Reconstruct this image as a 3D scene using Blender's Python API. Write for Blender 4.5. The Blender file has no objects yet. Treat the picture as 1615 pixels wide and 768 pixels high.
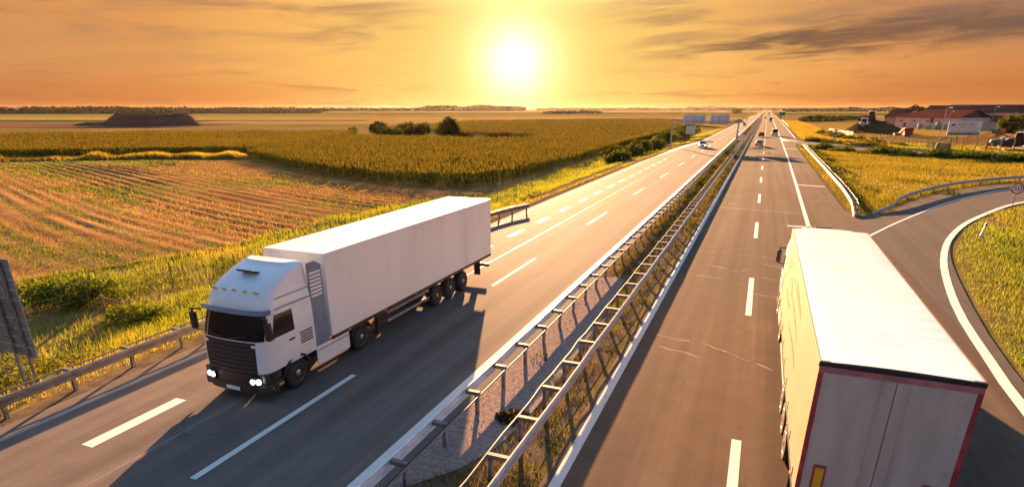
import bpy, bmesh, math, random
import numpy as np
from mathutils import Vector, Matrix
from mathutils.geometry import tessellate_polygon

random.seed(7)
RNG = np.random.default_rng(11)
PI = math.pi
rad = math.radians
SC = bpy.context.scene
COL = SC.collection

# ------------------------------------------------------------------ camera
CAM_H = 8.4
cam_d = bpy.data.cameras.new('camera')
cam = bpy.data.objects.new('camera', cam_d)
COL.objects.link(cam)
cam.location = (0, 0, CAM_H)
cam.rotation_euler = (rad(90 - 21.35), 0, rad(22.0))
cam_d.sensor_width = 36
cam_d.lens = 930 / 1615 * 36
cam_d.shift_y = (535 - 384) / 1615          # the picture is the upper part of a taller frame
cam_d.clip_start = 0.1
cam_d.clip_end = 30000
SC.camera = cam

# ------------------------------------------------------------------ light
SUN_EL, SUN_AZ = 9.5, -21.5                 # degrees; azimuth from +Y, positive towards +X
EXPO = 2.9
SC.view_settings.view_transform = 'Standard'
SC.view_settings.look = 'None'
SC.view_settings.gamma = 1
SC.view_settings.exposure = EXPO
SC.view_settings.use_curve_mapping = False
SC.cycles.use_denoising = True
SC.cycles.max_bounces = 8
SC.cycles.volume_bounces = 1
SC.cycles.sample_clamp_indirect = 4

def sun_vec(el, az):
    e, a = rad(el), rad(az)
    return Vector((math.sin(a) * math.cos(e), math.cos(a) * math.cos(e), math.sin(e)))

sl = bpy.data.lights.new('sun', 'SUN')
sl.energy = 5.0
sl.angle = rad(0.6)
sl.color = (1.0, 0.54, 0.24)
so = bpy.data.objects.new('sun', sl)
COL.objects.link(so)
so.rotation_euler = (-sun_vec(SUN_EL, SUN_AZ)).to_track_quat('-Z', 'Y').to_euler()
so.location = (-40, 60, 40)

class NT:
    """small helper to wire shader nodes"""
    def __init__(s, tree):
        s.t = tree; s.n = tree.nodes; s.l = tree.links
    def new(s, typ, **kw):
        nd = s.n.new(typ)
        for k, v in kw.items():
            setattr(nd, k, v)
        return nd
    def put(s, sock, v):
        if v is None: return
        if isinstance(v, bpy.types.NodeSocket): s.l.new(v, sock)
        else:
            if sock.type == 'RGBA' and len(v) == 3: v = (*v, 1)
            sock.default_value = v
    def m(s, op, a, b=None, c=None, clamp=False):
        nd = s.new('ShaderNodeMath', operation=op); nd.use_clamp = clamp
        for i, v in enumerate((a, b, c)): s.put(nd.inputs[i], v)
        return nd.outputs[0]
    def mix(s, f, a, b, mode='MIX'):
        nd = s.new('ShaderNodeMix', data_type='RGBA', blend_type=mode)
        s.put(nd.inputs[0], f); s.put(nd.inputs[6], a); s.put(nd.inputs[7], b)
        return nd.outputs[2]
    def ramp(s, f, stops, interp='LINEAR'):
        nd = s.new('ShaderNodeValToRGB'); cr = nd.color_ramp; cr.interpolation = interp
        while len(cr.elements) < len(stops): cr.elements.new(0.5)
        for e, (p, c) in zip(cr.elements, stops):
            e.position = p
            e.color = (*c, 1) if hasattr(c, '__len__') else (c, c, c, 1)
        s.put(nd.inputs[0], f)
        return nd.outputs[0]
    def noise(s, vec, scale, detail=4, rough=0.55, dist=0.0):
        nd = s.new('ShaderNodeTexNoise')
        s.put(nd.inputs['Vector'], vec); nd.inputs['Scale'].default_value = scale
        nd.inputs['Detail'].default_value = detail; nd.inputs['Roughness'].default_value = rough
        nd.inputs['Distortion'].default_value = dist
        return nd.outputs['Fac']
    def step(s, v, a, b):
        nd = s.new('ShaderNodeMapRange', interpolation_type='SMOOTHSTEP')
        s.put(nd.inputs[0], v); nd.inputs[1].default_value = a; nd.inputs[2].default_value = b
        return nd.outputs[0]
    def vec(s, x, y, z):
        nd = s.new('ShaderNodeCombineXYZ')
        for i, v in enumerate((x, y, z)): s.put(nd.inputs[i], v)
        return nd.outputs[0]
    def mapping(s, v, scale, rot=(0, 0, 0), loc=(0, 0, 0)):
        nd = s.new('ShaderNodeMapping'); s.put(nd.inputs[0], v)
        nd.inputs['Scale'].default_value = scale; nd.inputs['Rotation'].default_value = rot
        nd.inputs['Location'].default_value = loc
        return nd.outputs[0]

def srgb(r, g, b):
    f = lambda c: (c / 255 / 12.92) if c <= 10 else ((c / 255 + 0.055) / 1.055) ** 2.4
    return (f(r), f(g), f(b))

def build_world():
    w = bpy.data.worlds.new('World'); SC.world = w; w.use_nodes = True
    w.node_tree.nodes.clear()
    k = NT(w.node_tree)
    sky = k.new('ShaderNodeTexSky', sky_type='NISHITA')
    sky.sun_disc = False
    sky.sun_elevation = rad(SUN_EL); sky.sun_rotation = rad(SUN_AZ)
    sky.air_density = 1.2; sky.dust_density = 3.0; sky.ozone_density = 2.0
    tc = k.new('ShaderNodeTexCoord')
    d = tc.outputs['Generated']
    sp = k.new('ShaderNodeSeparateXYZ'); k.put(sp.inputs[0], d)
    x, y, z = sp.outputs
    el = k.m('MULTIPLY', k.m('ARCSINE', z), 180 / PI)
    az = k.m('MULTIPLY', k.m('ARCTAN2', x, y), 180 / PI)
    dot = k.new('ShaderNodeVectorMath', operation='DOT_PRODUCT')
    k.put(dot.inputs[0], d); dot.inputs[1].default_value = sun_vec(3.9, -21.7)
    ang = k.m('MULTIPLY', k.m('ARCCOSINE', k.m('MINIMUM', dot.outputs['Value'], 0.9999999)), 180 / PI)
    # warm veil of evening haze: colour by distance from the sun
    warm = k.ramp(k.m('DIVIDE', ang, 90), [
        (0.0, srgb(255, 232, 150)), (0.05, srgb(255, 220, 118)), (0.11, srgb(255, 206, 112)),
        (0.2, srgb(250, 186, 100)), (0.33, srgb(228, 156, 88)), (0.5, srgb(202, 140, 88)), (1.0, srgb(150, 108, 84))])
    # redder and a little darker close to the horizon, away from the sun
    hz = k.m('MULTIPLY', k.m('SUBTRACT', 1.0, k.step(el, 0.0, 3.5)), k.step(ang, 10, 26))
    warm = k.mix(hz, warm, k.mix(1.0, warm, (0.84, 0.62, 0.46), 'MULTIPLY'))
    # streaky high cloud
    u = k.m('MULTIPLY', az, 0.05)
    v = k.m('ADD', k.m('MULTIPLY', el, 0.42), k.m('MULTIPLY', az, -0.012))
    n1 = k.noise(k.vec(u, v, 0.0), 1.7, 5, 0.55, 0.5)
    n2 = k.noise(k.vec(k.m('MULTIPLY', az, 0.09), k.m('MULTIPLY', el, 0.9), 3.0), 1.6, 4, 0.6, 0.6)
    veil = k.m('MULTIPLY', k.step(n1, 0.40, 0.68), k.step(el, 1.5, 7.0))
    warm = k.mix(k.m('MULTIPLY', veil, k.m('MULTIPLY', k.step(ang, 4, 14), 0.74)), warm, srgb(168, 124, 94))
    lowc = k.m('MULTIPLY', k.step(n2, 0.5, 0.68), k.m('SUBTRACT', 1.0, k.step(el, 2.0, 4.0)))
    warm = k.mix(k.m('MULTIPLY', lowc, k.m('MULTIPLY', k.step(ang, 4, 12), 0.38)), warm, srgb(170, 104, 70))
    # the long dark bank rising to the right
    axis = k.m('SUBTRACT', el, k.m('ADD', 4.35, k.m('MULTIPLY', k.m('ADD', az, 11.4), 0.055)))
    axis = k.m('ADD', axis, k.m('MULTIPLY', k.m('SUBTRACT', k.noise(k.vec(u, v, 7.0), 3.4, 5, 0.62, 0.8), 0.5), 3.6))
    wid = k.m('ADD', 0.35, k.m('MULTIPLY', k.step(az, -12, 17), 1.15))
    bank = k.m('SUBTRACT', 1.0, k.step(k.m('DIVIDE', k.m('ABSOLUTE', axis), wid), 0.0, 1.5))
    bank = k.m('MULTIPLY', bank, k.m('MULTIPLY', k.step(az, -13, 0), k.m('SUBTRACT', 1.0, k.step(az, 40, 70))))
    warm = k.mix(k.m('MULTIPLY', bank, 0.85), warm, srgb(100, 76, 64))
    # greyer towards the upper right
    ur = k.m('MULTIPLY', k.step(el, 3.5, 8.5), k.step(az, -14, 18))
    warm = k.mix(k.m('MULTIPLY', ur, 0.72), warm, srgb(142, 112, 96))
    rr = k.m('MULTIPLY', k.step(az, 2, 20), k.m('SUBTRACT', 1.0, k.step(el, 2.0, 5.0)))
    warm = k.mix(k.m('MULTIPLY', rr, 0.45), warm, srgb(196, 112, 52))
    # core of the sun glow
    core = k.m('EXPONENT', k.m('MULTIPLY', k.m('POWER', k.m('DIVIDE', ang, 2.6), 1.35), -1.0))
    halo = k.m('EXPONENT', k.m('MULTIPLY', ang, -0.34))
    glow = k.mix(1.0, k.mix(1.0, (1.2, 1.1, 0.95), core, 'MULTIPLY'),
                 k.mix(1.0, (0.40, 0.29, 0.09), halo, 'MULTIPLY'), 'ADD')
    warm = k.mix(1.0, warm, glow, 'ADD')
    f = 1.0 / 2 ** EXPO
    warm = k.mix(1.0, warm, (f, f, f), 'MULTIPLY')
    up = k.mix(1.0, sky.outputs[0], (0.035, 0.043, 0.050), 'MULTIPLY')
    allc = k.mix(k.step(el, 7.0, 30.0), warm, up)
    bg = k.new('ShaderNodeBackground'); k.put(bg.inputs[0], allc); bg.inputs[1].default_value = 1.0
    out = k.new('ShaderNodeOutputWorld'); k.l.new(bg.outputs[0], out.inputs[0])
build_world()

# ------------------------------------------------------------------ materials
MATS = {}
def pmat(name, col, rough=0.6, var=0.0, scale=4.0, col2=None, bump=0.0, bscale=30.0, metal=0.0, spec=0.5,
         detail=5, coat=0.0, emit=None, estr=0.0, aniso=(1, 1, 1), lo=0.35, hi=0.65, local=False):
    if name in MATS: return MATS[name]
    m = bpy.data.materials.new(name); m.use_nodes = True
    k = NT(m.node_tree); bs = k.n['Principled BSDF']
    bs.inputs['Roughness'].default_value = rough
    bs.inputs['Metallic'].default_value = metal
    bs.inputs['Specular IOR Level'].default_value = spec
    bs.inputs['Coat Weight'].default_value = coat
    if emit:
        bs.inputs['Emission Color'].default_value = (*emit, 1); bs.inputs['Emission Strength'].default_value = estr
    if local:
        pos = k.new('ShaderNodeTexCoord').outputs['Object']
    else:
        pos = k.new('ShaderNodeNewGeometry').outputs['Position']
    pos = k.mapping(pos, aniso)
    if var or col2:
        c2 = col2 or tuple(c * (1 - var) for c in col)
        c1 = col if col2 else tuple(min(1, c * (1 + var)) for c in col)
        f = k.step(k.noise(pos, scale, detail, 0.6), lo, hi)
        k.put(bs.inputs['Base Color'], k.mix(f, c1, c2))
    else:
        k.put(bs.inputs['Base Color'], col)
    if bump:
        b = k.new('ShaderNodeBump'); b.inputs['Strength'].default_value = min(1, bump); b.inputs['Distance'].default_value = 0.02
        k.put(b.inputs['Height'], k.noise(pos, bscale, 4, 0.6))
        k.put(bs.inputs['Normal'], b.outputs[0])
    MATS[name] = m
    return m

def asphalt_mat(name, c_lo, c_hi, tint, lanes, rough=0.92):
    m = bpy.data.materials.new(name); m.use_nodes = True
    k = NT(m.node_tree); bs = k.n['Principled BSDF']
    pos = k.new('ShaderNodeNewGeometry').outputs['Position']
    sp = k.new('ShaderNodeSeparateXYZ'); k.put(sp.inputs[0], pos)
    grain = k.noise(pos, 55, 3, 0.7)
    mid = k.noise(pos, 1.1, 5, 0.6)
    streak = k.noise(k.mapping(pos, (1.6, 0.03, 1)), 1.0, 4, 0.6)
    big = k.noise(pos, 0.08, 3, 0.5)
    grain = k.m('ADD', k.m('MULTIPLY', grain, 0.5), k.m('MULTIPLY', k.noise(pos, 17, 4, 0.75), 0.5))
    f = k.m('ADD', k.m('MULTIPLY', grain, 0.34), k.m('ADD', k.m('MULTIPLY', mid, 0.16), k.m('ADD', k.m('MULTIPLY', streak, 0.34), k.m('MULTIPLY', big, 0.16))))
    c = k.mix(k.step(f, 0.36, 0.64), c_lo, c_hi)
    # wheel tracks: polished slightly darker bands along the lanes
    tr = None
    for cx in lanes:
        b = k.m('SUBTRACT', 1.0, k.step(k.m('ABSOLUTE', k.m('SUBTRACT', k.m('ABSOLUTE', k.m('SUBTRACT', sp.outputs[0], cx)), 0.95)), 0.1, 0.55))
        tr = b if tr is None else k.m('MAXIMUM', tr, b)
    if tr is not None:
        tr = k.m('MULTIPLY', tr, k.m('MULTIPLY', streak, 0.9))
        c = k.mix(tr, c, k.mix(1.0, c, (0.72, 0.70, 0.70), 'MULTIPLY'))
    # dark oil / tar stains with a shape of their own
    st = k.step(k.noise(k.mapping(pos, (1, 0.35, 1)), 0.5, 6, 0.7, 1.2), 0.60, 0.74)
    c = k.mix(k.m('MULTIPLY', st, 0.35), c, tint)
    # fine crazing
    vo = k.new('ShaderNodeTexVoronoi', feature='DISTANCE_TO_EDGE'); vo.inputs['Scale'].default_value = 0.42
    wob = k.new('ShaderNodeVectorMath', operation='ADD')
    k.put(wob.inputs[0], pos)
    nz = k.new('ShaderNodeTexNoise'); nz.inputs['Scale'].default_value = 1.5; k.put(nz.inputs['Vector'], pos)
    k.put(wob.inputs[1], nz.outputs['Color']); k.put(vo.inputs['Vector'], wob.outputs[0])
    cr = k.m('SUBTRACT', 1.0, k.step(vo.outputs['Distance'], 0.004, 0.014))
    cr = k.m('MULTIPLY', cr, k.step(k.noise(pos, 0.16, 3, 0.6), 0.60, 0.68))
    c = k.mix(k.m('MULTIPLY', cr, 0.3), c, (0.02, 0.02, 0.022))
    k.put(bs.inputs['Base Color'], c)
    k.put(bs.inputs['Roughness'], k.m('ADD', rough - 0.12, k.m('MULTIPLY', mid, 0.10)))
    bs.inputs['Specular IOR Level'].default_value = 0.016
    b = k.new('ShaderNodeBump'); b.inputs['Strength'].default_value = 0.15; b.inputs['Distance'].default_value = 0.004
    k.put(b.inputs['Height'], k.noise(pos, 70, 3, 0.7)); k.put(bs.inputs['Normal'], b.outputs[0])
    return m

def paint_mat(name, col, wear):
    m = bpy.data.materials.new(name); m.use_nodes = True
    k = NT(m.node_tree); bs = k.n['Principled BSDF']
    pos = k.new('ShaderNodeNewGeometry').outputs['Position']
    n = k.noise(k.mapping(pos, (3.0, 0.8, 1)), 3.0, 8, 0.75)
    g = k.noise(pos, 40, 3, 0.7)
    w = k.step(k.m('ADD', n, k.m('MULTIPLY', k.m('SUBTRACT', g, 0.5), 0.25)), 0.70 - wear, 0.75 - wear)
    tint = k.mix(k.noise(pos, 2.0, 4, 0.6), col, tuple(c * 0.8 for c in col))
    k.put(bs.inputs['Base Color'], k.mix(w, tint, (0.10, 0.095, 0.09)))
    bs.inputs['Roughness'].default_value = 0.8
    bs.inputs['Specular IOR Level'].default_value = 0.05
    return m

def leaf_mat(name, trans=0.4, warm=(1.05, 1.1, 0.45), gloss=0.0):
    m = bpy.data.materials.new(name); m.use_nodes = True
    k = NT(m.node_tree); k.n.clear()
    at = k.new('ShaderNodeAttribute', attribute_name='Col').outputs['Color']
    df = k.new('ShaderNodeBsdfDiffuse'); k.put(df.inputs[0], at)
    tr = k.new('ShaderNodeBsdfTranslucent'); k.put(tr.inputs[0], k.mix(1.0, at, warm, 'MULTIPLY'))
    mx = k.new('ShaderNodeMixShader'); mx.inputs[0].default_value = trans
    k.l.new(df.outputs[0], mx.inputs[1]); k.l.new(tr.outputs[0], mx.inputs[2])
    out = k.new('ShaderNodeOutputMaterial'); k.l.new(mx.outputs[0], out.inputs[0])
    return m

def land_mat(name, cols, scales=(0.05, 0.4, 6.0), rows=None, bump=0.3):
    """soil / field: three-scale mix of colours, optional row pattern (angle, spacing)"""
    m = bpy.data.materials.new(name); m.use_nodes = True
    k = NT(m.node_tree); bs = k.n['Principled BSDF']
    pos = k.new('ShaderNodeNewGeometry').outputs['Position']
    a = k.noise(pos, scales[0], 4, 0.6, 0.4); b = k.noise(pos, scales[1], 5, 0.65, 0.5); c = k.noise(pos, scales[2], 4, 0.7)
    f = k.m('ADD', k.m('MULTIPLY', a, 0.35), k.m('ADD', k.m('MULTIPLY', b, 0.4), k.m('MULTIPLY', c, 0.25)))
    if rows:
        r = k.mapping(pos, (0.02, 1 / rows[1], 1), (0, 0, rows[0]))
        rn = k.noise(r, 1.0, 4, 0.6)
        f = k.m('ADD', k.m('MULTIPLY', f, 0.62), k.m('MULTIPLY', rn, 0.38))
    n = len(cols)
    k.put(bs.inputs['Base Color'], k.ramp(f, [(0.32 + 0.36 * i / (n - 1), cc) for i, cc in enumerate(cols)]))
    bs.inputs['Roughness'].default_value = 0.95
    bs.inputs['Specular IOR Level'].default_value = 0.0
    bp = k.new('ShaderNodeBump'); bp.inputs['Strength'].default_value = bump; bp.inputs['Distance'].default_value = 0.12
    k.put(bp.inputs['Height'], c); k.put(bs.inputs['Normal'], bp.outputs[0])
    return m

LEAF = leaf_mat('leaf_blades', 0.5)
CROWN = leaf_mat('crown_leaves', 0.3)
CORN = leaf_mat('corn_leaves', 0.38)
WHITE = pmat('white_paint', (0.86, 0.86, 0.85), 0.28, 0.04, 0.8, spec=0.5, coat=0.15, local=True)
TRAILER = pmat('white_trailer_skin', (0.90, 0.87, 0.82), 0.4, col2=(0.76, 0.72, 0.67), scale=0.9, detail=8, aniso=(1, 0.7, 0.22), lo=0.45, hi=0.75, local=True)
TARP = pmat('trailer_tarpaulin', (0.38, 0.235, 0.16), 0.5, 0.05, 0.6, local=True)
REARP = pmat('trailer_rear_doors', (0.50, 0.44, 0.39), 0.45, 0.10, 1.2, aniso=(2.5, 1, 0.4), local=True)
BLACK = pmat('black_plastic', (0.018, 0.018, 0.020), 0.5, 0.2, 6, local=True)
CHASSIS = pmat('chassis_paint', (0.035, 0.032, 0.032), 0.55, 0.3, 5, local=True)
TYRE = pmat('tyre_rubber', (0.022, 0.021, 0.021), 0.8, 0.25, 12, local=True)
RIM = pmat('wheel_rim', (0.42, 0.42, 0.43), 0.35, 0.15, 8, metal=0.8, local=True)
GLASS = pmat('dark_glass', (0.006, 0.008, 0.011), 0.1, spec=0.18)
BLUEG = pmat('blue_grey_panel', (0.17, 0.24, 0.32), 0.35, 0.12, 3, local=True)
RED = pmat('red_reflector', (0.36, 0.05, 0.06), 0.4, 0.2, 5, local=True)
YEL = pmat('yellow_reflector', (0.75, 0.42, 0.02), 0.4, 0.1, 5, local=True)
ORANGE = pmat('faded_orange_print', (0.33, 0.11, 0.05), 0.5, col2=(0.37, 0.19, 0.11), scale=2.5, local=True)
LAMP = pmat('lit_headlamp', (0.9, 0.9, 0.9), 0.2, emit=(1.0, 0.97, 0.92), estr=1.6)
TAILR = pmat('tail_lamp', (0.35, 0.01, 0.01), 0.25)
BROWNST = pmat('brownish_steel', (0.25, 0.215, 0.185), 0.6, 0.2, 2.2, spec=0.2)  # darker, browner steel than the other rails
PIPE = pmat('pipe_steel', (0.17, 0.165, 0.16), 0.6, 0.2, 3, spec=0.2)
STEEL = pmat('galvanised_steel', (0.40, 0.40, 0.405), 0.6, 0.14, 2.2, metal=0.0, spec=0.25, bump=0.05, bscale=60)
STEELD = pmat('weathered_steel', (0.30, 0.30, 0.30), 0.55, 0.3, 5, metal=0.4)
SIGNN = pmat('sign_back_dark', (0.21, 0.22, 0.225), 0.7, 0.06, 0.6, spec=0.2)
SIGNB = pmat('sign_back', (0.68, 0.65, 0.64), 0.7, 0.06, 0.6, spec=0.2)
RUST = pmat('rust_red_paint', (0.17, 0.035, 0.022), 0.8, 0.35, 6, spec=0.1)
REDM = pmat('machine_red', (0.24, 0.016, 0.014), 0.6, 0.25, 3, spec=0.2)
WOOD = pmat('weathered_wood', (0.17, 0.12, 0.085), 0.85, 0.35, 9, aniso=(1, 1, 0.2))

# ------------------------------------------------------------------ mesh helpers
def tag(o, label=None, cat=None, group=None, kind=None):
    if label: o['label'] = label
    if cat: o['category'] = cat
    if group: o['group'] = group
    if kind: o['kind'] = kind
    return o

def empty(name, loc=(0, 0, 0), rz=0.0):
    o = bpy.data.objects.new(name, None); COL.objects.link(o)
    o.location = loc; o.rotation_euler = (0, 0, rz); o.empty_display_size = 0.3
    return o

def link(name, me, parent=None, loc=None, rot=None):
    o = bpy.data.objects.new(name, me); COL.objects.link(o)
    if parent: o.parent = parent
    if loc is not None: o.location = loc
    if rot is not None: o.rotation_euler = rot
    return o

class MB:
    def __init__(s): s.v = []; s.f = []
    def add(s, vs, fs):
        o = len(s.v); s.v += [tuple(p) for p in vs]; s.f += [tuple(i + o for i in f) for f in fs]; return s
    def box(s, c, d, rot=None):
        x, y, z = (q / 2 for q in d)
        P = [Vector((a * x, b * y, e * z)) for e in (-1, 1) for a, b in ((-1, -1), (1, -1), (1, 1), (-1, 1))]
        if rot is not None: P = [rot @ p for p in P]
        C = Vector(c)
        return s.add([p + C for p in P], [(3, 2, 1, 0), (4, 5, 6, 7), (0, 1, 5, 4), (1, 2, 6, 5), (2, 3, 7, 6), (3, 0, 4, 7)])
    def bx(s, x0, x1, y0, y1, z0, z1):
        return s.box(((x0 + x1) / 2, (y0 + y1) / 2, (z0 + z1) / 2), (abs(x1 - x0), abs(y1 - y0), abs(z1 - z0)))
    def bar(s, a, b, w, h=None):
        a, b = Vector(a), Vector(b); d = b - a
        q = d.to_track_quat('Y', 'Z').to_matrix()
        return s.box((a + b) / 2, (w, d.length, h or w), q)
    def tube(s, pts, r, n=8, cap=True):
        pts = [Vector(p) for p in pts]; rs = r if hasattr(r, '__len__') else [r] * len(pts)
        rings = []
        for i, p in enumerate(pts):
            t = (pts[min(i + 1, len(pts) - 1)] - pts[max(i - 1, 0)]).normalized()
            u = t.cross(Vector((0, 0, 1)) if abs(t.z) < 0.95 else Vector((1, 0, 0))).normalized(); w = t.cross(u)
            rings.append([p + (u * math.cos(2 * PI * j / n) + w * math.sin(2 * PI * j / n)) * rs[i] for j in range(n)])
        return s.loft(rings, True, cap)
    def loft(s, rings, closed=True, cap=True):
        n = len(rings[0]); vs = [p for r in rings for p in r]; fs = []
        for i in range(len(rings) - 1):
            for j in range(n if closed else n - 1):
                k = (j + 1) % n
                fs.append((i * n + j, i * n + k, (i + 1) * n + k, (i + 1) * n + j))
        if cap:
            fs.append(tuple(range(n - 1, -1, -1))); fs.append(tuple((len(rings) - 1) * n + j for j in range(n)))
        return s.add(vs, fs)
    def lathe(s, prof, n=20, axis='X', c=(0, 0, 0)):
        """prof: (along axis, radius)"""
        rings = []
        for a, r in prof:
            ring = []
            for j in range(n):
                t = 2 * PI * j / n
                p = (a, r * math.cos(t), r * math.sin(t)) if axis == 'X' else ((r * math.cos(t), r * math.sin(t), a) if axis == 'Z' else (r * math.sin(t), a, r * math.cos(t)))
                ring.append((p[0] + c[0], p[1] + c[1], p[2] + c[2]))
            rings.append(ring)
        return s.loft(rings, True, True)
    def prism(s, poly, axis, a, b):
        """extrude a 2-D polygon; axis X: poly is (y,z); Y: (x,z); Z: (x,y)"""
        mk = {'X': lambda p, t: (t, p[0], p[1]), 'Y': lambda p, t: (p[0], t, p[1]), 'Z': lambda p, t: (p[0], p[1], t)}[axis]
        n = len(poly)
        return s.add([mk(p, a) for p in poly] + [mk(p, b) for p in poly],
                     [tuple(range(n - 1, -1, -1)), tuple(range(n, 2 * n))] + [(i, (i + 1) % n, n + (i + 1) % n, n + i) for i in range(n)])
    def mesh(s, name, mat, smooth=False, bev=0.0, seg=2, fix=True):
        me = bpy.data.meshes.new(name); me.from_pydata(s.v, [], s.f)
        if fix or bev:
            bm = bmesh.new(); bm.from_mesh(me)
            if fix: bmesh.ops.recalc_face_normals(bm, faces=bm.faces)
            if bev:
                ed = [e for e in bm.edges if len(e.link_faces) == 2 and e.calc_face_angle(0) > 0.5]
                bmesh.ops.bevel(bm, geom=ed, offset=bev, segments=seg, profile=0.6, affect='EDGES', clamp_overlap=True)
            bm.to_mesh(me); bm.free()
        me.materials.append(mat)
        if smooth:
            me.polygons.foreach_set('use_smooth', [True] * len(me.polygons))
            try: me.set_sharp_from_angle(angle=rad(38))
            except Exception: pass
        return me
    def build(s, name, mat, parent=None, smooth=False, bev=0.0, seg=2, loc=None, rot=None, fix=True):
        return link(name, s.mesh(name, mat, smooth, bev, seg, fix), parent, loc, rot)

def arr_mesh(name, V, F, mat, cols=None, parent=None, smooth=False):
    """fast mesh from numpy arrays; F is (n,3) or (n,4)"""
    V = np.asarray(V, np.float32); F = np.asarray(F, np.int32); k = F.shape[1]
    me = bpy.data.meshes.new(name)
    me.vertices.add(len(V)); me.vertices.foreach_set('co', V.ravel())
    me.loops.add(F.size); me.loops.foreach_set('vertex_index', F.ravel())
    me.polygons.add(len(F)); me.polygons.foreach_set('loop_start', np.arange(0, F.size, k, dtype=np.int32))
    try: me.polygons.foreach_set('loop_total', np.full(len(F), k, np.int32))
    except Exception: pass
    if cols is not None:
        at = me.attributes.new('Col', 'FLOAT_COLOR', 'POINT')
        c = np.ones((len(V), 4), np.float32); c[:, :3] = cols
        at.data.foreach_set('color', c.ravel())
    me.materials.append(mat)
    if smooth: me.polygons.foreach_set('use_smooth', np.ones(len(F), bool))
    me.update(calc_edges=True); me.validate()
    return link(name, me, parent)

def poly_sheet(name, pts, z, mat, parent=None):
    t = tessellate_polygon([[Vector((p[0], p[1], 0)) for p in pts]])
    mb = MB(); mb.add([(p[0], p[1], z) for p in pts], t)
    me = bpy.data.meshes.new(name); me.from_pydata(mb.v, [], mb.f)
    bm = bmesh.new(); bm.from_mesh(me)
    for f in bm.faces:
        if f.normal.z < 0: f.normal_flip()
    bm.to_mesh(me); bm.free(); me.materials.append(mat)
    return link(name, me, parent)

def strip_mb(pts, w, z, mb=None):
    """flat strip of width w (or list) along a polyline"""
    mb = mb or MB(); pts = [Vector((p[0], p[1])) for p in pts]; ws = w if hasattr(w, '__len__') else [w] * len(pts)
    L, R = [], []
    for i, p in enumerate(pts):
        t = (pts[min(i + 1, len(pts) - 1)] - pts[max(i - 1, 0)]).normalized(); n = Vector((-t.y, t.x))
        L.append((*(p + n * ws[i] / 2), z)); R.append((*(p - n * ws[i] / 2), z))
    n = len(pts)
    return mb.add(R + L, [(i, i + 1, n + i + 1, n + i) for i in range(n - 1)])

def smooth_line(pts, step=2.0):
    """Catmull-Rom resample"""
    P = [Vector((*p, 0)[:3]) for p in pts]; out = []
    for i in range(len(P) - 1):
        a, b, c, d = P[max(i - 1, 0)], P[i], P[i + 1], P[min(i + 2, len(P) - 1)]
        n = max(1, int((c - b).length / step))
        for j in range(n):
            t = j / n
            out.append(0.5 * ((2 * b) + (c - a) * t + (2 * a - 5 * b + 4 * c - d) * t * t + (3 * b - a - 3 * c + d) * t ** 3))
    out.append(P[-1])
    return [(p.x, p.y) for p in out]

# numpy noise
def vnoise(x, y, s, seed=0):
    x = np.asarray(x) / s; y = np.asarray(y) / s
    xi = np.floor(x).astype(np.int64); yi = np.floor(y).astype(np.int64); fx = x - xi; fy = y - yi
    def hsh(a, b):
        n = (a * 374761393 + b * 668265263 + seed * 1442695041) & 0xffffffff
        n = ((n ^ (n >> 13)) * 1274126177) & 0xffffffff
        return ((n ^ (n >> 16)) & 0xffff) / 65535.0
    u = fx * fx * (3 - 2 * fx); v = fy * fy * (3 - 2 * fy)
    return (hsh(xi, yi) * (1 - u) + hsh(xi + 1, yi) * u) * (1 - v) + (hsh(xi, yi + 1) * (1 - u) + hsh(xi + 1, yi + 1) * u) * v
def fbm(x, y, s, seed=0):
    return 0.5 * vnoise(x, y, s, seed) + 0.3 * vnoise(x, y, s / 2.1, seed + 1) + 0.2 * vnoise(x, y, s / 4.3, seed + 2)
def inside(x, y, poly):
    x = np.asarray(x); y = np.asarray(y); r = np.zeros(x.shape, bool); n = len(poly)
    for i in range(n):
        (x0, y0), (x1, y1) = poly[i], poly[(i + 1) % n]
        if y0 == y1: continue
        c = ((y0 > y) != (y1 > y)) & (x < (x1 - x0) * (y - y0) / (y1 - y0) + x0)
        r ^= c
    return r
def sstep(t):
    t = np.clip(t, 0, 1); return t * t * (3 - 2 * t)
def seg_dist(x, y, line, closed=False):
    d = np.full(np.shape(x), 1e9); n = len(line)
    for i in range(n if closed else n - 1):
        (x0, y0), (x1, y1) = line[i], line[(i + 1) % n]
        dx, dy = x1 - x0, y1 - y0; L2 = dx * dx + dy * dy + 1e-9
        t = np.clip(((x - x0) * dx + (y - y0) * dy) / L2, 0, 1)
        d = np.minimum(d, np.hypot(x - x0 - t * dx, y - y0 - t * dy))
    return d

# ------------------------------------------------------------------ roads: outlines in metres, +Y runs along the motorway
LEFT_CW = [(-18.9, -40), (-18.9, 105), (-16.4, 185), (-16.4, 4990), (-7.25, 4990), (-7.25, -40)]
RIGHT_CW = [(-3.85, -40), (8.8, -40), (8.8, 18), (8.0, 56), (7.55, 60), (7.5, 123), (7.4, 162), (9.4, 200), (9.9, 341), (10.4, 589), (10.4, 4990), (-3.85, 4990)]
ramp_in = smooth_line([(8.85, 5), (8.95, 18), (9.15, 24.3), (9.9, 31.7), (11.75, 43.7), (14.7, 53.9), (19.3, 64.4), (25.2, 73), (33, 80.5), (45, 88), (62, 94)], 2.5)
ramp_out = smooth_line([(7.6, 55.2), (8.6, 56.2), (10.5, 59.2), (14.3, 68.5), (19.7, 78.8), (25.2, 86.6), (30.5, 92), (39, 98.5), (58, 106)], 2.5)
RAMP = [(6.0, 5)] + ramp_in + ramp_out[::-1] + [(6.0, 54)]
ROAD2_N = [(7.0, 172), (13.5, 162.8), (24.3, 149.5), (34.1, 142.2), (44, 134.5), (62, 124)]
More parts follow.
